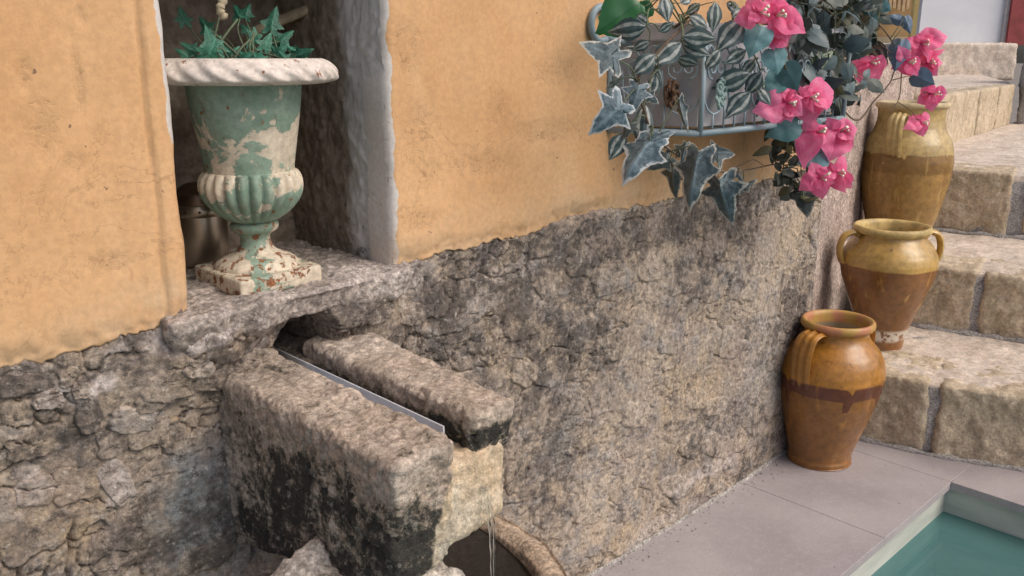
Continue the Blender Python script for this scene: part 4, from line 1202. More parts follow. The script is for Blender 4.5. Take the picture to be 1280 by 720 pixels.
LF['bract'] = [leaf_mesh('bract', .45 + .25 * k, -.30, M['bract'], k, name='bract') for k in range(4)]


def rc(l): return l[random.randrange(len(l))]


def tubeobj(name, pts, r, mat, parent, n=6, sub=6):
    pts = spline(pts, sub); m_ = len(pts)
    rr = [r * (1 - 0.45 * i / m_) for i in range(m_)]
    return MB().tube(pts, rr, n).build(name, mat, parent)


# ---- ivy in the urn
ivy = thing('ivy_plant', (UX, UY, .986), 'small green ivy with star shaped leaves growing in the urn', 'plant')
ug = [((338, 38), (346, 6), .04), ((322, 42), (312, 58), .03), ((268, 62), (258, 30), .0), ((300, 22), (292, 8), .05), ((306, 22), (310, 6), .06), ((330, 62), (338, 44), .02), ((345, 70), (356, 58), .0), ((376, 74), (362, 58), -.01), ((370, 70), (388, 64), -.01),
      ((352, 72), (340, 60), .0), ((272, 66), (276, 42), .02), ((246, 66), (228, 56), .03), ((312, 72), (300, 66), -.01), ((318, 70), (332, 74), -.02), ((258, 74), (268, 54), .0), ((350, 52), (364, 40), .05), ((290, 70), (282, 58), .03), ((236, 72), (222, 62), .06), ((360, 76), (350, 66), -.02),
      ((300, 76), (314, 68), .0), ((330, 78), (320, 66), -.02), ((342, 60), (352, 48), .06), ((262, 40), (250, 24), .10), ((232, 30), (226, 10), .14), ((310, 40), (302, 30), .10), ((285, 74), (296, 62), .02), ((380, 76), (372, 66), .02)]
root = (UX, UY, .985)
for k, (b, t, dy) in enumerate(ug):
    yb = UY - .02 + dy
    B3 = at_y(*b, yb); T3 = tip_near(t, B3, .4)
    if np.linalg.norm(T3 - B3) < .024: T3 = B3 + (T3 - B3) * 1.25
    put_leaf(rc(LF['ivy_green']), B3, T3, ivy, roll=random.uniform(-.5, .5), wid=random.uniform(.8, 1.05))
    rt_ = np.array([B3[0] * .6 + UX * .4 + random.uniform(-.015, .015), UY + random.uniform(-.03, .03), .984])
    mid = (B3 + rt_) / 2 + np.array([random.uniform(-.01, .01), .005, .012])
    tubeobj('stem', [rt_, mid, B3], .0013, M['stem'], ivy, 5)
for (pp) in ([(262, 78), (276, 52), (297, 24)], [(308, 78), (285, 58), (262, 36)], [(290, 78), (300, 62), (312, 50)], [(330, 76), (312, 62), (318, 40)], [(270, 76), (268, 50), (274, 20)]):
    tubeobj('stem', [at_y(*p_, UY - .01) for p_ in pp], .0022, M['stem'], ivy, 6)

# ================================================================== STAIRS
stairs = thing('stone_staircase', (3.0, -.3, 0), 'worn sandstone garden steps climbing beside the house wall', 'stairs')


def step_block(fl, fr, dep, z0, z1, seed, mat='block', rnd=.007, amp=.0042, name='stone_block'):
    fl = np.array(fl, float); fr = np.array(fr, float)
    d = fr - fl; d /= np.linalg.norm(d); nb = np.array([-d[1], d[0]])
    if nb[0] < 0: nb = -nb
    q = [fl, fr, fr + nb * dep, fl + nb * dep]
    # make counter clockwise seen from above
    ar = sum(q[i][0] * q[(i + 1) % 4][1] - q[(i + 1) % 4][0] * q[i][1] for i in range(4))
    if ar < 0: q = [q[1], q[0], q[3], q[2]]
    rb = lambda z: [(p[0], p[1], z) for p in q]
    tp = rb(z1)
    return rough_hexa(name, rb(z0), tp, .006, rnd, amp, seed, M[mat], stairs, s=11, rock=.012)


def lerp2(a, b, t): return (a[0] + (b[0] - a[0]) * t, a[1] + (b[1] - a[1]) * t)


# front lines (plan) of the steps, wall side first
S1 = [(2.160, .03), (2.215, -.245), (2.300, -.460), (2.430, -.80), (2.60, -1.2)]
S2 = [(2.650, .10), (2.700, -.150), (2.745, -.300), (2.83, -.62), (2.96, -1.1)]
S3 = [(3.230, .30), (3.285, .035), (3.330, -.095), (3.45, -.45), (3.6, -.95)]
Z1, Z2, Z3, Z4 = .196, .389, .612, .845
def run(S, z0, z1, cuts, seed):
    # cuts: list of (a, b) stretches in arc parameter with a gap of mortar between
    P = np.array(S); L = np.concatenate([[0], np.cumsum(np.linalg.norm(np.diff(P, axis=0), axis=1))])
    pt = lambda t: np.array([np.interp(t, L, P[:, 0]), np.interp(t, L, P[:, 1])])
    for k, (a, b) in enumerate(cuts):
        step_block(pt(a), pt(b), .22, z0 - .02, z1 - .002 - .003 * (k % 2), seed + k * 7)
    return pt


pt1 = run(S1, 0.0, Z1, [(-.02, .268), (.298, .60), (.625, .95), (.975, 1.3)], 101)
pt2 = run(S2, Z1, Z2, [(.0, .258), (.286, .62), (.645, 1.0)], 131)
pt3 = run(S3, Z2, Z3, [(.0, .345), (.40, .72), (.755, 1.1)], 161)


def slab_poly(name, front, back, z, th, mat, seed, amp=.006, n=60):
    """tread: sheet between two plan polylines with rough relief"""
    Fp = np.array(front); Bp = np.array(back)
    def rs(P, n):
        L = np.concatenate([[0], np.cumsum(np.linalg.norm(np.diff(P, axis=0), axis=1))]); t = np.linspace(0, L[-1], n)
        return np.stack([np.interp(t, L, P[:, 0]), np.interp(t, L, P[:, 1])], -1)
    A = rs(Fp, 150); Bq = rs(Bp, 150)
    v = np.linspace(0, 1, n)[:, None, None]
    P = A[None] * (1 - v) + Bq[None] * v
    x, y = P[..., 0], P[..., 1]
    zz = z + amp * (fbm(x, y, 0 * x, 9, 5, .55, seed) + .5 * fbm(x, y, 0 * x, 40, 3, .6, seed + 1)) - 0.010 * (1 - sst(0, .10, v[..., 0] * np.ones_like(x)))
    top = np.stack([x, y, zz], -1)
    bot = top.copy()[[0, -1]]; bot[..., 2] = z - th
    V = np.concatenate([bot[:1], top, bot[1:]]).reshape(-1, 3)
    return ob(name, mesh_np(name, V, grid_faces(n + 2, 150)), M[mat], stairs)


off = lambda S, d: [(x + d, y) for x, y in S]
for S, Sn, z, sd_ in ((S1, S2, Z1, 1), (S2, S3, Z2, 2)):
    slab_poly('tread', off(S, .012), off(Sn, .03), z - .0005, .03, 'tread', 200 + sd_, .008)
    slab_poly('mortar_core', off(S, .0065), off(Sn, .10), z - .006, .21, 'mortar', 210 + sd_, .006)
    # mortar fillet at the foot of the next riser
    Pn = np.array(Sn); pts = [(x - .004, y, z + .002) for x, y in spline(Pn, 8)]
    MB().tube(pts, [.010 + .004 * math.sin(i * 1.7) for i in range(len(pts))], 7).build('mortar_fillet', M['mortar'], stairs)
pts = [(x - .002, y, .001) for x, y in spline(np.array(S1), 8)]
MB().tube(pts, [.009 + .004 * math.sin(i * 2.1) for i in range(len(pts))], 7).build('mortar_fillet', M['mortar'], stairs)
# landing and the turning upper step
L4 = [(3.9, .50), (4.344, .552), (4.902, .615), (5.80, .752), (6.6, .86)]
slab_poly('landing', [(3.26, .45)] + off(S3, .014)[0:], [(3.9, .60)] + off(L4, 0.0) + [(7.5, .9)], Z3 - .0005, .05, 'tread', 203, .008)
slab_poly('mortar_core', off(S3, .008), [(4.2, .5), (4.9, .5), (5.8, .5), (5.8, -.9)], Z3 - .022, .24, 'mortar', 215, .005)
for k, (a, b) in enumerate((((3.86, .47), (4.78, .60)), ((4.82, .606), (5.32, .68)), ((5.35, .684), (5.80, .752)))):
    d = np.array(b) - np.array(a); d /= np.linalg.norm(d); nb = np.array([-d[1], d[0]])
    q = [a, b, tuple(np.array(b) + nb * .3), tuple(np.array(a) + nb * .3)]
    rough_hexa('stone_block', [(p[0], p[1], Z3 - .03) for p in q], [(p[0], p[1], Z4 - .004) for p in q], .014, .012, .009, 230 + k, M['block'], stairs, s=9)
slab_poly('tread', [(3.86, .485), (4.8, .612), (5.80, .765)], [(3.9, 3.2), (6.6, 3.0), (8.6, 1.9)], Z4, .05, 'tread', 206, .008)

# stair side wall of pinkish render that carries on behind the house corner
sw = thing('garden_wall', (3.0, .4, 0), 'low pinkish rendered wall between the house corner and the upper steps', 'wall')
u = np.linspace(0, 1, 260); v = np.linspace(0, 1, 130)
U, Vv_ = np.meshgrid(u, v)
Xw = 2.03 + (4.05 - 2.03) * U; Yw = .03 + .56 * U ** 0.9
Zt = .992 + .012 * fbm(Xw, 0 * Xw, 0 * Xw, 6, 3, .5, 3)
Zw = -.03 + (Zt + .03) * np.minimum(Vv_ * 1.12, 1)
thk = np.maximum(Vv_ - 1 / 1.12, 0) * 2.2
hgt = .016 * fbm(Xw, Zw, 0 * Xw, 9, 5, .58, 90) + .007 * np.abs(fbm(Xw, Zw, 0 * Xw, 30, 4, .6, 91)) + .004 * fbm(Xw, Zw, 0 * Xw, 80, 3, .6, 92)
V = np.stack([Xw, Yw - hgt + thk, Zw + .3 * hgt * (thk > 0)], -1).reshape(-1, 3)
ob('wall_face', mesh_np('wall_face', V, grid_faces(130, 260)), M['pinkwall'], sw)

# ================================================================== JARS
def strap(pts, wdt, thk_, right, name, mat, parent, ribs=3):
    """ribbed strap handle swept along points; 'right' = width direction"""
    P = [Vector(p) for p in spline(pts, 8)]
    right = Vector(right).normalized()
    nsec = 36; V = []
    for i, p in enumerate(P):
        t = (P[min(i + 1, len(P) - 1)] - P[max(i - 1, 0)]).normalized()
        r_ = (right - t * right.dot(t)).normalized(); n = t.cross(r_)
        for k in range(nsec):
            q = 2 * math.pi * k / nsec; cx, sx = math.cos(q), math.sin(q)
            rad = 1 + .55 * math.cos(2 * ribs * math.pi * cx / 2) * abs(sx)
            V.append(tuple(p + r_ * cx * wdt / 2 + n * sx * thk_ / 2 * rad))
    return ob(name, mesh_np(name, V, grid_faces(len(P), nsec, True)), mat, parent)


def jar(base, prof, top_r, label, mat, mat_rim, mat_in, handles, lean=(0, 0), seed=0, wdt=.034, hh=None):
    t = thing('jar', base, label, 'jar', 'glazed confit jars on the steps')
    bx, by, bz = base
    lx, ly = lean
    def lean_fn(V):
        V = np.array(V); h = V[:, 2] - bz
        V[:, 0] += lx * h; V[:, 1] += ly * h
        return V
    def rf(T, z, r): return r * (1 + .006 * np.sin(T * 2 + seed) + .0035 * np.sin(110 * z + seed) + .002 * np.sin(330 * z + 3 * np.sin(T)) + .004 * np.sin(3 * T + 20 * z))
    pr_ = [(r_, bz + z_) for r_, z_ in prof]
    V, Fq = lathe(pr_, 96, rf, 7, (bx, by)); V = lean_fn(V)
    me = mesh_np('body', V - np.array(base), Fq)
    b_ = ob('body', me, mat, None); b_.parent = t
    zt = prof[-1][1]; rr = top_r
    lip = [(rr * .84, zt - .014), (rr * .94, zt - .010), (rr * 1.0, zt - .002), (rr * .985, zt + .007), (rr * .92, zt + .0105), (rr * .85, zt + .006), (rr * .815, zt - .004), (rr * .80, zt - .02)]
    V, Fq = lathe([(a_, bz + z_) for a_, z_ in lip], 96, rf, 5, (bx, by)); V = lean_fn(V)
    l_ = ob('rim', mesh_np('rim', V - np.array(base), Fq), mat_rim, None); l_.parent = t
    ins = [(rr * .805, zt - .018), (rr * .86, zt - .06), (prof[3][0] * .9, zt * .55), (prof[1][0] * .9, .03), (0.0, .02)]
    V, Fq = lathe([(a_, bz + z_) for a_, z_ in ins], 64, None, 5, (bx, by)); V = lean_fn(V)
    l_ = ob('inside', mesh_np('inside', V - np.array(base), Fq[:, ::-1]), mat_in, None); l_.parent = t
    for az in handles:
        ca, sa = math.cos(az), math.sin(az)
        pz = hh
        pts = [(bx + ca * q[0], by + sa * q[0], bz + q[1]) for q in pz]
        pts = lean_fn(pts) - np.array(base)
        h_ = strap(pts, wdt, .011, (-sa, ca, 0), 'handle', mat, None); h_.parent = t
    return t


inside = simple('jar_inside', (0.42, 0.34, 0.22), 0.6, var=0.25, sc=14)
m = MT('terracotta_rim')
m.set(m.mix(m.ramp(m.noise(14, 6, 0.65), 0.42, 0.56), (0.47, 0.20, 0.10), (0.46, 0.28, 0.075)), 0.45); m.bump(m.noise(60, 5), 0.3, 0.003)
terra = m.m
# jar 1 on the paving: yellow glaze over red band, brown body
j1 = at_z(1023, 572, 0)
A1 = math.radians(172)
jm = jar_mat('amber_glaze', (0.40, 0.175, 0.024), (0.125, 0.034, 0.013), (0.265, 0.112, 0.022), .204, .238, drips=.05)
jar((j1[0], j1[1], 0), [(.0, .001), (.073, .001), (.0775, .004), (.079, .012), (.0775, .022), (.084, .05), (.098, .10), (.112, .15), (.1225, .195), (.127, .235), (.1225, .27), (.108, .30), (.088, .322), (.0775, .338), (.0765, .352), (.080, .365)], .0885,
    'amber glazed clay jar with dripping red band standing on the pool paving', jm, terra, inside, [A1, A1 + math.pi], lean=(.020, -.034), seed=1, wdt=.056,
    hh=[(.074, .350), (.094, .354), (.118, .345), (.130, .315), (.132, .280), (.128, .245), (.122, .225)])
# jar 2 on the first step
j2 = at_z(1099, 431, Z1)
A2 = math.radians(178)
jm2 = jar_mat('ochre_glaze', (0.50, 0.315, 0.085), (0.22, 0.085, 0.025), (0.25, 0.11, 0.034), .238, .243, chalk=(.035, .055))
jar((j2[0], j2[1], Z1), [(.0, .001), (.056, .001), (.061, .004), (.0625, .012), (.066, .04), (.082, .095), (.104, .155), (.121, .205), (.128, .24), (.124, .272), (.110, .298), (.094, .315), (.088, .328), (.090, .342)], .1035,
    'two handled clay jar with pale yellow neck and flaking foot on the first step', jm2, simple('ochre_rim', (0.52, 0.38, 0.15), 0.5, var=0.3, sc=30), inside, [math.radians(138), math.radians(-42)], seed=2, wdt=.027,
    hh=[(.094, .326), (.108, .332), (.132, .322), (.143, .290), (.138, .258), (.124, .238)], lean=(-.015, -.005))
# jar 3 on the second step
j3 = at_z(1120, 309, Z2)
s3 = 52.5 / (F_PX / ((j3 - CAM) @ FW)) / .128
jm3 = jar_mat('olive_glaze', (0.46, 0.33, 0.125), (0.24, 0.13, 0.028), (0.34, 0.195, 0.05), .236 * s3, .290 * s3, gloss=.4, drips=.05)
P3 = [(.0, .001), (.070, .001), (.078, .006), (.085, .03), (.096, .08), (.112, .15), (.123, .205), (.128, .25), (.126, .29), (.116, .325), (.100, .352), (.093, .375), (.092, .405), (.096, .425)]
jar((j3[0], j3[1], Z2), [(a_ * s3, b_ * s3) for a_, b_ in P3], .1 * s3, 'tall olive brown jar with bleached neck on the second step', jm3, simple('buff_rim', (0.50, 0.40, 0.23), 0.6, var=0.25, sc=30), inside,
    [math.radians(186), math.radians(6)], seed=3, wdt=.044 * s3, hh=[(a_ * s3, b_ * s3) for a_, b_ in [(.092, .398), (.112, .402), (.134, .388), (.141, .35), (.137, .31), (.127, .285)]])

# ================================================================== PLANTER, RACK
FY = -.165
rack = thing('planter_rack', (1.4, 0, .88), 'blue grey wrought iron scroll rack carrying the planter on the wall', 'rack')
XL, XR = 1.178, 1.80
c0 = at_y(875, 167, FY)      # front lower corner
ZB = c0[2]
XC = c0[0]
wl = lambda x, z: (x, -.014, z)
# base rail: wall - corner - front - wall
rail = [wl(XL, ZB), (XC, FY, ZB), (XR - .04, FY + .012, ZB), wl(XR, ZB)]
MB().tube([rail[0], rail[1]], .0055, 8).build('bottom_rail', M['rack'], rack)
MB().tube([rail[1], rail[2]], .0055, 8).build('bottom_rail', M['rack'], rack)
MB().tube([rail[2], rail[3]], .0055, 8).build('bottom_rail', M['rack'], rack)
MB().tube([(XC, FY, ZB - .004), (XC, FY, ZB + .145)], .0048, 8).build('post', M['rack'], rack)
MB().tube([(XR - .04, FY + .012, ZB - .004), (XR - .04, FY + .012, ZB + .145)], .0048, 8).build('post', M['rack'], rack)
MB().tube([wl(XL, ZB), wl(XL, ZB + .14)], .0065, 8).build('post', M['rack'], rack)
# top hook scroll on the wall
hc = at_y(752, 30, -.02); rr = .026
arc = [(hc[0] + rr * math.cos(t), -.02, hc[2] + rr * 1.05 * math.sin(t)) for t in np.linspace(math.radians(20), math.radians(300), 26)]
MB().tube(arc, .0062, 8).build('hook', M['rack'], rack)
MB().tube([arc[-1], (arc[-1][0] + .03, -.03, arc[-1][2] - .004), (arc[-1][0] + .07, -.06, arc[-1][2] - .006)], .0062, 8).build('hook', M['rack'], rack)
for z in (ZB + .002, ):
    for k in range(1, 6):
        t = k / 6
        MB().tube([(XL + (XR - XL) * t, -.014, z - .004), (XC + (XR - .04 - XC) * t, FY, z - .004)], .0025, 6).build('base_bar', M['rack'], rack)


def front(u, z): return (XC + u, FY - .001 + .012 * u / (XR - XC), ZB + z)
def side(u, z):
    t = u / math.hypot(XC - XL, FY); return (XC + (XL - XC) * t, FY - FY * t * .92, ZB + z)
def scroll(f, u, z, r, sgn, turns=1.2, a0=0.0, n=26):
    return [f(u + sgn * r * (1 - .75 * i / n) * math.cos(a0 + turns * 2 * math.pi * i / n), z + r * (1 - .75 * i / n) * math.sin(a0 + turns * 2 * math.pi * i / n)) for i in range(n + 1)]
wire = .0018
for f, ulen in ((front, .52), (side, .15)):
    nb_ = int(ulen / .034)
    for k in range(1, nb_):
        u_ = k * .034
        hgt_ = .030 + .022 * math.cos((u_ / .15) * 2 * math.pi) ** 2
        MB().tube([f(u_, 0.002), f(u_, hgt_)], wire, 6).build('bar', M['rack'], rack)
    for k in range(int(ulen / .075)):
        u0 = .0375 + .075 * k
        MB().tube(scroll(f, u0 - .012, .104, .017, -1, 1.3, -math.pi / 2), wire, 6).build('scroll', M['rack'], rack)
        MB().tube(scroll(f, u0 + .012, .104, .017, 1, 1.3, -math.pi / 2), wire, 6).build('scroll', M['rack'], rack)
        MB().tube(spline([f(u0 - .0375, .128), f(u0 - .02, .140), f(u0, .120), f(u0 + .02, .140), f(u0 + .0375, .128)], 6), wire, 6).build('scroll', M['rack'], rack)
        MB().tube(spline([f(u0 - .0375, .10), f(u0 - .03, .05), f(u0, .03), f(u0 + .03, .05), f(u0 + .0375, .10)], 6), wire, 6).build('scroll', M['rack'], rack)
    # cast rosettes
for f, u_, mt in ((side, .055, 'rusty'), (front, .055, 'verdigris'), (front, .205, 'verdigris')):
    mb = MB()
    for q in range(6):
        a_ = q * math.pi / 3 + .3
        cen = Vector(f(u_ + .008 * math.cos(a_), .062 + .014 * math.sin(a_)))
        th = [cen + Vector((math.cos(b_) * .006, -.002 * math.sin(b_ * 2), math.sin(b_) * .010)) for b_ in np.linspace(0, 2 * math.pi, 9)]
        mb.tube(th, .003, 6)
    mb.build('rosette', M[mt], rack)

planter = thing('planter', (1.45, -.08, ZB), 'white trough planter with a plain rim set inside the iron rack', 'planter')
b0 = [(XL + .028, -.016), (XC + .022, FY + .022), (XR - .06, FY + .03), (XR - .02, -.016)]
t0 = [(XL + .006, -.014), (XC + .010, FY + .009), (XR - .045, FY + .02), (XR - .004, -.014)]
ZR0, ZR1 = 1.024, 1.053
def ringp(P, z, d=0):
    c_ = np.array(P).mean(0); return [tuple(np.array(p) + (np.array(p) - c_) / np.linalg.norm(np.array(p) - c_) * d) + (z,) for p in P]
V = ringp(b0, ZB + .008) + ringp(t0, ZR0 + .004)
MB().add(V, [(3, 2, 1, 0)] + [(j, (j + 1) % 4, 4 + (j + 1) % 4, 4 + j) for j in range(4)]).build('trough', M['planter'], planter, smooth=False)
V = ringp(t0, ZR0, .006) + ringp(t0, ZR0 + .003, .008) + ringp(t0, ZR1 - .003, .008) + ringp(t0, ZR1, .006) + ringp(t0, ZR1, -.008) + ringp(t0, ZR0, -.010)
V = [(x, min(y, -.0135), z) for x, y, z in V]
Fq = []
for k in range(5): Fq += [(k * 4 + j, k * 4 + (j + 1) % 4, k * 4 + 4 + (j + 1) % 4, k * 4 + 4 + j) for j in range(4)]
MB().add(V, Fq).build('rim', M['planter'], planter, smooth=False)
MB().add(ringp(t0, ZR1 - .012, -.006), [(0, 1, 2, 3)]).build('soil', M['soil'], planter, smooth=False)

# ================================================================== PLANTS IN THE PLANTER
SOIL = np.array([1.45, -.08, ZR1 - .012])


def soil_pt(p):
    return np.array([min(max(p[0] * .6 + 1.45 * .4, XL + .05), XR - .08), -.09 + random.uniform(-.03, .03), ZR1 - .014])


def leafset(plant, rows, key, y_default, roll=.35, stem_r=.0014, stem_mat='stem', link=True):
    pos = []
    for row in rows:
        b, t = row[0], row[1]; yy = row[2] if len(row) > 2 and row[2] is not None else y_default
        kk = row[3] if len(row) > 3 and row[3] else key; wd = row[4] if len(row) > 4 else 1.0
        B3 = at_y(*b, yy); T3 = tip_near(t, B3)
        put_leaf(rc(LF[kk]), B3, B3 + (T3 - B3) * (1.12 if kk.startswith('stripe') else 1.0), plant, roll=random.uniform(-roll, roll), wid=wd * (1.15 if kk.startswith('stripe') else 1.0))
        pos.append(B3)
    return pos


# large variegated ivy trailing over the front corner
vy = thing('trailing_ivy', (1.25, -.1, ZR1 - .012), 'trailing ivy with large blue green leaves edged in white', 'plant')
rows = [((774, 76), (724, 49), -.19, 'ivy_var'), ((779, 128), (742, 168), -.20, 'ivy_pale'), ((799, 106), (790, 141), -.185, 'ivy_pale'), ((815, 170), (774, 224), -.20, 'ivy_pale_long', 1.2), ((812, 176), (845, 160), -.20, 'ivy_pale_long', .9),
        ((838, 196), (812, 214), -.16, 'ivy_dark'), ((842, 204), (838, 246), -.15, 'ivy_dark', .8), ((874, 186), (856, 262), -.20, 'ivy_var_long', 1.0), ((888, 192), (924, 184), -.13, 'ivy_var', 1.0), ((899, 222), (908, 282), -.19, 'ivy_var', .95), ((1004, 232), (1010, 272), -.10, 'ivy_dark', 1.2),
        ((848, 122), (857, 166), -.185, 'ivy_var_long', .5), ((858, 178), (852, 205), -.17, 'ivy_var_long', .6), ((855, 212), (868, 238), -.16, 'ivy_pale', .8), ((925, 238), (948, 222), -.10, 'ivy_dark', .6)]
rows += [((790, 152), (778, 172), -.17, 'ivy_dark'), ((822, 186), (834, 172), -.17, 'ivy_var'), ((846, 190), (862, 176), -.15, 'ivy_dark'), ((884, 208), (876, 226), -.14, 'ivy_dark'), ((918, 214), (932, 226), -.11, 'ivy_dark', .8), ((808, 118), (824, 130), -.17, 'ivy_var'), ((772, 100), (758, 112), -.17, 'ivy_dark')]
pos = leafset(vy, rows, 'ivy_var', -.18, .55)
main = [(1.22, -.10, ZR1 - .014), (1.195, -.17, ZR1 + .012), at_y(800, 92, -.178), at_y(806, 140, -.18), at_y(820, 172, -.175), at_y(850, 195, -.15), at_y(880, 200, -.15), at_y(903, 215, -.15), at_y(935, 212, -.10), at_y(980, 206, -.08), at_y(1003, 232, -.095)]
tubeobj('stem', main, .0024, M['twig'], vy, 7)
MS = [np.array(p) for p in spline(main, 6)]
for p in pos:
    n_ = min(MS, key=lambda q: np.linalg.norm(q - p))
    tubeobj('petiole', [n_, (n_ + p) / 2 + np.array([0, -.004, .006]), p], .0013, M['stem'], vy, 5, 4)
tubeobj('tendril', [at_y(915, 212, -.12), at_y(940, 200, -.10), at_y(955, 207, -.10)], .0014, M['twig'], vy, 5)

# striped wandering plant
st = thing('striped_plant', (1.4, -.1, ZR1 - .012), 'trailing plant with dark leaves striped silver, spilling over the planter rim', 'plant')
rows = [((808, 33), (767, 43)), ((819, 68), (794, 90)), ((852, 52), (817, 76)), ((853, 46), (893, 51)), ((853, 56), (884, 67), -.185), ((829, -4), (837, 21)), ((894, 2), (896, 35)), ((929, 24), (900, 58)), ((933, 63), (911, 78)), ((937, 91), (899, 112)), ((952, 90), (934, 115)),
        ((938, 114), (909, 141)), ((781, 166), (765, 197), -.16), ((806, 130), (803, 180), -.17, None, .7), ((820, 94), (815, 118), -.175), ((1058, 45), (1022, 52), -.13), ((1017, 83), (1041, 64), -.15, 'stripe_green'), ((1016, 82), (1007, 64), -.15, 'stripe_green'), ((1012, 8), (1015, 38), -.16),
        ((1088, 50), (1103, 78), -.08), ((1000, 12), (978, 22), -.14), ((850, 4), (866, -6)), ((818, 82), (828, 98), -.17, None, .8), ((795, 20), (812, 30), -.17), ((875, 4), (858, 16), -.16), ((908, 4), (925, 12), -.15), ((985, 44), (1000, 30), -.15), ((1035, 26), (1050, 14), -.13), ((960, 118), (945, 140), -.17)]
rows += [((846, 72), (872, 84), -.185), ((862, 20), (884, 32), -.19), ((812, 52), (794, 62), -.185), ((900, 62), (884, 84), -.185), ((935, 40), (920, 52), -.19), ((944, 74), (930, 92), -.185), ((824, 40), (842, 30), -.19), ((915, 22), (934, 10), -.18), ((948, 110), (962, 128), -.18), ((800, 62), (782, 58), -.16, None, .9)]
pos = leafset(st, rows, 'stripe', -.195, .6)
runners = [[(1.28, -.1, ZR1 - .014), at_y(850, 18, -.16), at_y(853, 46, -.19), at_y(838, 70, -.185), at_y(815, 95, -.175), at_y(806, 130, -.17), at_y(785, 165, -.16)], [(1.42, -.1, ZR1 - .014), at_y(915, 5, -.16), at_y(932, 30, -.19), at_y(940, 62, -.19), at_y(950, 88, -.19), at_y(945, 112, -.19)],
           [(1.55, -.1, ZR1 - .014), at_y(1000, 5, -.15), at_y(1015, 40, -.15), at_y(1018, 82, -.15), at_y(1016, 98, -.15)], [(1.25, -.1, ZR1 - .014), at_y(815, 10, -.17), at_y(808, 33, -.19)]]
allp = []
for rn in runners:
    tubeobj('stem', rn, .0019, M['stem'], st, 6); allp += [np.array(p) for p in spline(rn, 6)]
for p in pos:
    n_ = min(allp, key=lambda q: np.linalg.norm(q - p))
    tubeobj('petiole', [n_, (n_ + p) / 2 + np.array([0, -.003, .004]), p], .0012, M['stem'], st, 5, 4)

# broad green leaf plant at the corner
bg = thing('broad_leaf_plant', (1.26, -.07, ZR1 - .012), 'glossy bright green broad leaves at the corner of the planter', 'plant')
pos = leafset(bg, [((800, 2), (748, 40), -.12, None, 1.5), ((806, 8), (772, 30), -.11, None, 1.6), ((812, 0), (798, 26), -.10, None, 1.6), ((790, -20), (770, 10), -.10, None, 1.5)], 'broad', -.12, .3)
for p in pos: tubeobj('stem', [soil_pt(p), (soil_pt(p) + p) / 2 + np.array([0, 0, .03]), p], .0016, M['stem'], bg, 5)

# bougainvillea
bo = thing('bougainvillea', (1.6, -.1, ZR1 - .012), 'bougainvillea with bright pink papery flowers and teal heart shaped leaves', 'plant')
branches = [[(1.5, -.1, ZR1 - .014), at_y(940, -20, -.18), at_y(958, 25, -.21), at_y(972, 60, -.21), at_y(985, 92, -.21), at_y(1000, 120, -.20)], [(1.62, -.1, ZR1 - .014), at_y(985, 60, -.18), at_y(1000, 130, -.18), at_y(1022, 160, -.19), at_y(1030, 190, -.18), at_y(1030, 215, -.18)],
            [(1.72, -.1, ZR1 - .014), at_y(1070, 5, -.10), at_y(1100, 32, -.11), at_y(1117, 55, -.12), at_y(1121, 66, -.12)], [(1.68, -.1, ZR1 - .014), at_y(1030, 100, -.10), at_y(1068, 150, -.11), at_y(1092, 127, -.12), at_y(1112, 104, -.13), at_y(1121, 86, -.13), at_y(1145, 85, -.14)],
            [at_y(1116, 100, -.13), at_y(1141, 96, -.14), at_y(1155, 116, -.14)], [at_y(1127, 90, -.13), at_y(1124, 122, -.13), at_y(1112, 142, -.13)], [at_y(1123, 128, -.13), at_y(1138, 138, -.13), at_y(1147, 150, -.14)], [at_y(1100, 55, -.11), at_y(1117, 70, -.12), at_y(1106, 74, -.12)], [at_y(1075, 40, -.1), at_y(1084, 60, -.1), at_y(1088, 74, -.1)]]
bp_ = []
for k, rn in enumerate(branches):
    tubeobj('branch', rn, .0023 if k < 4 else .0013, M['twig'], bo, 6); bp_ += [np.array(p) for p in spline(rn, 6)]
rows = [((953, 32), (936, 67), -.215, None, 1.0), ((966, 60), (973, 93), -.215, None, 1.1), ((979, 80), (996, 114), -.205, None, 1.0), ((980, 92), (957, 117), -.20, None, 1.1), ((999, 153), (959, 170), -.195, None, .95), ((1019, 147), (1006, 172), -.18), ((1032, 189), (998, 203), -.185, None, 1.3), ((1026, 204), (1014, 222), -.17),
        ((1131, 28), (1108, 20), -.13, 'blueheart', .6), ((1131, 20), (1139, 42), -.13, 'blueheart', .7), ((1127, 48), (1118, 86), -.13, 'blueheart', .7), ((1141, 93), (1169, 108), -.145, 'blueheart', 1.0), ((1074, 8), (1097, 27), -.10), ((1064, 4), (1080, -10), -.10), ((1078, 18), (1092, 30), -.09), ((1050, 6), (1064, 16), -.11), ((1100, 4), (1114, 14), -.1)]
pos = leafset(bo, rows, 'heart', -.2, .3)


def near_link(p, pts, par, mat):
    n_ = min(pts, key=lambda q: np.linalg.norm(q - p))
    tubeobj('petiole', [n_, (n_ + p) / 2 + np.array([0, -.003, .003]), p], .0012, mat, par, 5, 4)


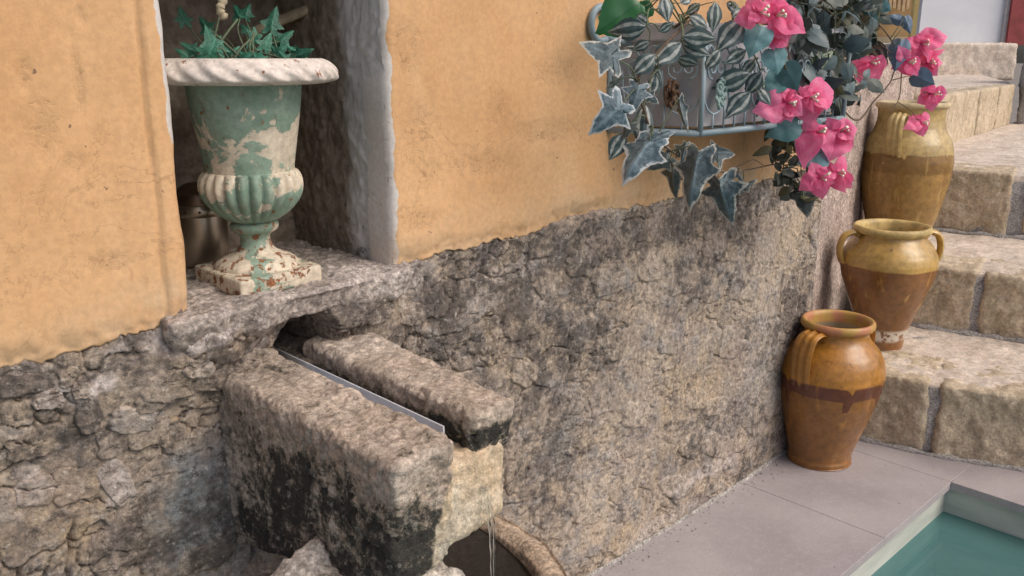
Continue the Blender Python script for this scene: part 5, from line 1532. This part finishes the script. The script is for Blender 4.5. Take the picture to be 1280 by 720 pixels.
for p in pos: near_link(p, bp_, bo, M['stem'])
FLOWERS = [((950, 16), [(925, 26), (938, 4), (958, 8), (956, 27)], -.225), ((970, 20), [(975, -8), (1002, 28), (985, 42), (955, 24), (960, 4)], -.23), ((970, 42), [(966, 58), (954, 42), (986, 54), (984, 34)], -.225),
           ((985, 128), [(954, 138), (975, 146), (982, 106), (1000, 140), (990, 148)], -.205), ((1012, 122), [(1047, 110), (1020, 104), (1012, 151), (996, 118), (1036, 132)], -.215), ((1022, 165), [(1008, 153), (1004, 185), (1038, 172), (1030, 152)], -.20), ((1050, 164), [(1071, 158), (1036, 152), (1062, 178), (1040, 178), (1043, 192)], -.20),
           ((1026, 222), [(1005, 232), (1018, 206), (1028, 244), (1038, 228)], -.195), ((1046, 216), [(1063, 202), (1061, 232), (1032, 206), (1046, 236), (1056, 238)], -.20),
           ((1088, 78), [(1069, 84), (1107, 85), (1078, 100), (1098, 98), (1090, 68)], -.105), ((1152, 55), [(1180, 42), (1162, 38), (1176, 64), (1140, 50), (1148, 72)], -.15), ((1134, 78), [(1119, 84), (1128, 66), (1136, 94), (1150, 86)], -.15), ((1160, 78), [(1176, 74), (1168, 92), (1150, 94), (1146, 70), (1166, 62)], -.155),
           ((1166, 118), [(1151, 128), (1184, 119), (1158, 104), (1172, 106), (1170, 134)], -.15), ((1152, 153), [(1140, 160), (1166, 147), (1152, 168), (1142, 146)], -.145)]
for c_, tips, yy in FLOWERS:
    C3 = at_y(*c_, yy)
    mb = MB()
    for q in range(3):
        d = Vector((random.uniform(-.6, .2), -1, random.uniform(-.3, .6))).normalized()
        e_ = Vector(C3) + d * random.uniform(.014, .020)
        mb.tube([Vector(C3), e_], .0012, 6)
        mb.tube([e_, e_ + d * .002], .0028, 6)
    fl = mb.build('flower', M['cream'], bo)
    for t_ in tips:
        T3 = tip_near(t_, C3, .5); T3 = C3 + (T3 - C3) * 1.12; b3 = C3 + (T3 - C3) * (-.04) + np.array([0, .006, 0])
        put_leaf(rc(LF['bract']), b3, T3, fl, 'bract', roll=random.uniform(-.6, .6), wid=random.uniform(1.05, 1.35))
    for q in range(3):
        t_ = tips[q % len(tips)]; an = random.uniform(0, 6.28); rad_ = random.uniform(13, 20)
        T3 = tip_near((c_[0] + rad_ * math.cos(an), c_[1] + rad_ * math.sin(an)), C3, .9)
        put_leaf(rc(LF['bract']), C3 + np.array([0, .003, 0]), T3, fl, 'bract', roll=random.uniform(-1, 1), wid=random.uniform(.9, 1.2))
    near_link(C3 + np.array([0, .006, 0]), bp_, bo, M['stem'])

# small leaved bushes filling the right half of the planter
def bush(base, label, fan, trails, zones, keys, n_leaves, lsize, yr):
    bu = thing('small_leaf_bush', base, label, 'plant')
    twigs = []
    for px_, py_ in fan:
        e_ = at_y(px_, py_, random.uniform(*yr)); b_ = soil_pt(e_)
        twigs.append([b_, (e_ + b_) / 2 + np.array([random.uniform(-.03, .03), random.uniform(-.02, .02), .04]), e_])
    for pp, yy in trails:
        twigs.append([soil_pt(at_y(*pp[0], yy))] + [at_y(*p_, yy) for p_ in pp])
    TP = []
    for tw in twigs:
        tubeobj('twig', tw, .0017, M['twig'], bu, 5)
        TP += [np.array(p) for p in spline(tw, 10)[4:]]
    TP = np.array(TP)
    cnt = 0
    while cnt < n_leaves:
        zx, zy, _ = random.choices(zones, [z_[2] for z_ in zones])[0]
        p = at_y(random.uniform(*zx), random.uniform(*zy), random.uniform(*yr))
        n_ = TP[np.argmin(np.linalg.norm(TP - p, axis=1))]
        dd = np.linalg.norm(n_ - p)
        if dd > .06: p = n_ + (p - n_) / dd * random.uniform(.02, .06)
        d = Vector((random.gauss(.3, 1), random.gauss(-.3, .6), random.gauss(-.25, .9))).normalized()
        q = np.array(Vector(p) + d * random.uniform(*lsize))
        if q[1] > -.02: continue
        nn_ = Vector((random.gauss(-.6, .5), random.gauss(-.8, .4), random.gauss(.4, .5))).normalized()
        put_leaf(LF['small'][random.choice(keys)], p, q, bu, roll=random.uniform(-.5, .5), wid=random.uniform(1.1, 1.7), nrm=nn_)
        if np.linalg.norm(n_ - p) > .004: MB().tube([n_, (n_ + p) / 2 + np.array([0, 0, .003]), p], .0008, 4).build('petiole', M['stem'], bu)
        cnt += 1


R = random.uniform
bush((1.70, -.09, ZR1 - .012), 'dense bush of small grey green leaves at the right end of the planter', [(R(985, 1100), R(-30, 60)) for _ in range(18)] + [(R(985, 1075), R(50, 125)) for _ in range(10)],
     [([(1010, 60), (1030, 110), (1040, 150)], -.08), ([(1030, 50), (1055, 90), (1062, 130)], -.07), ([(1020, 40), (1040, 80), (1048, 120)], -.15)],
     [((990, 1102), (-15, 60), .5), ((985, 1085), (40, 125), .42), ((1000, 1060), (100, 160), .08)], (0, 1, 2, 2), 298, (.03, .05), (-.20, -.06))
bush((1.62, -.09, ZR1 - .012), 'dark olive leaved bush trailing below the pink flowers', [(R(945, 1080), R(-30, 40)) for _ in range(14)],
     [([(985, 60), (990, 120), (985, 175), (978, 215)], -.09), ([(995, 70), (1002, 140), (1000, 190), (1004, 238)], -.10), ([(990, 100), (978, 150), (966, 190)], -.07), ([(1000, 40), (1010, 90), (1030, 140), (1030, 190)], -.12)],
     [((960, 1085), (-15, 50), .38), ((985, 1060), (50, 140), .30), ((960, 1045), (130, 200), .14), ((965, 1015), (165, 250), .18)], (0, 0, 3, 1), 260, (.024, .042), (-.17, -.05))

# ================================================================== BACKGROUND beyond the steps
# block at the foot of the white door
bk = thing('door_plinth', (7.4, 1.7, .8), 'rough cream stone threshold below the white door panel', 'threshold')
a3, b3 = at_z(1100, 93, Z4), None
D1 = 7.6
def at_depth(px, py, d):
    r = _ray(px, py); return CAM + r * (d / F_PX)
P = [at_depth(1120, 96, D1), at_depth(1268, 96, D1)]
q0 = P[0][:2]; q1 = P[1][:2]; nb = np.array([FW[0], FW[1]]); nb = nb / np.linalg.norm(nb) * .5
zt_ = at_depth(1200, 54, D1)[2]
rough_hexa('stone_block', [(*q0, .80), (*q1, .80), (*(q1 + nb), .80), (*(q0 + nb), .80)], [(*q0, zt_), (*q1, zt_), (*(q1 + nb), zt_), (*(q0 + nb), zt_)], .018, .02, .016, 301, M['tread'], bk, s=6)
D2 = 7.9
def panel(name, x0, x1, y0, y1, d, mat, label=None, cat=None, parent=None, th=.06, group=None):
    A = at_depth(x0, y1, d); Bq = at_depth(x1, y1, d); z1_ = at_depth(x0, y0, d)[2]; z0_ = A[2]
    n_ = nb / .5 * th
    a2, b2 = A[:2], Bq[:2]
    V = [(*a2, z0_), (*b2, z0_), (*(b2 + n_), z0_), (*(a2 + n_), z0_), (*a2, z1_), (*b2, z1_), (*(b2 + n_), z1_), (*(a2 + n_), z1_)]
    o = MB().add(V, [(3, 2, 1, 0), (4, 5, 6, 7), (0, 1, 5, 4), (1, 2, 6, 5), (2, 3, 7, 6), (3, 0, 4, 7)]).build(name, mat, parent, smooth=False)
    if label: tag(o, label, cat, group)
    return o


dr = thing('white_door', tuple(at_depth(1200, 56, D2)), 'plain white door panel in a grey frame above the stone threshold', 'door')
panel('door_leaf', 1147, 1251, -300, 56, D2, M['white'], parent=dr)
panel('door_frame', 1251.2, 1258, -300, 56, D2 - .03, M['frame'], parent=dr, th=.12)
rp = thing('red_pillar', (6.6, .6, .6), 'dark red painted wall above a rubble stone foot', 'wall')
panel('red_face', 1258.2, 1420, -300, 56, D2 - .06, M['red'], parent=rp, th=.3)
A_ = at_depth(1266, 160, 5.9)
q0 = np.array([5.83, .73]); q1 = q0 + np.array([.25, -.6]); bq = np.array([.6, .12])
rough_hexa('rubble_foot', [(*q0, .55), (*q1, .55), (*(q1 + bq), .55), (*(q0 + bq), .55)], [(*q0, 1.10), (*q1, 1.10), (*(q1 + bq), 1.10), (*(q0 + bq), 1.10)], .02, .03, .03, 311, M['mortar'], rp, s=7)
# yard, its sunlight painted into lighter base colours: ochre wall, pale coping, yellow post, timber rail
yw = thing('yard_wall', tuple(at_depth(1080, 100, 9.5)), 'ochre yard wall with a foot coloured sunlit yellow beyond the steps', 'wall')
panel('wall_face', 900, 1139, -300, 46, 9.5, M['ochre'], parent=yw)
panel('wall_foot', 900, 1146, 46.2, 110, 9.3, M['sunlit_foot'], parent=yw, th=.3)
panel('yellow_post', 1138, 1146.5, -300, 50, 9.0, M['yellow'], 'bright yellow post beside the white door', 'post', th=.06)
tr_ = thing('timber_rail', tuple(at_depth(1110, 12, 9.35)), 'sunlit-toned timber slat rail in front of the ochre yard wall', 'fence')
for k in range(9):
    panel('slat', 1088 + k * 5.6, 1091.5 + k * 5.6, -60, 10 + (k * 37 % 5), 9.3, M['slat'], parent=tr_, th=.03)
panel('crossbar', 1060, 1138, -8, -3, 9.36, M['slat'], parent=tr_, th=.03)
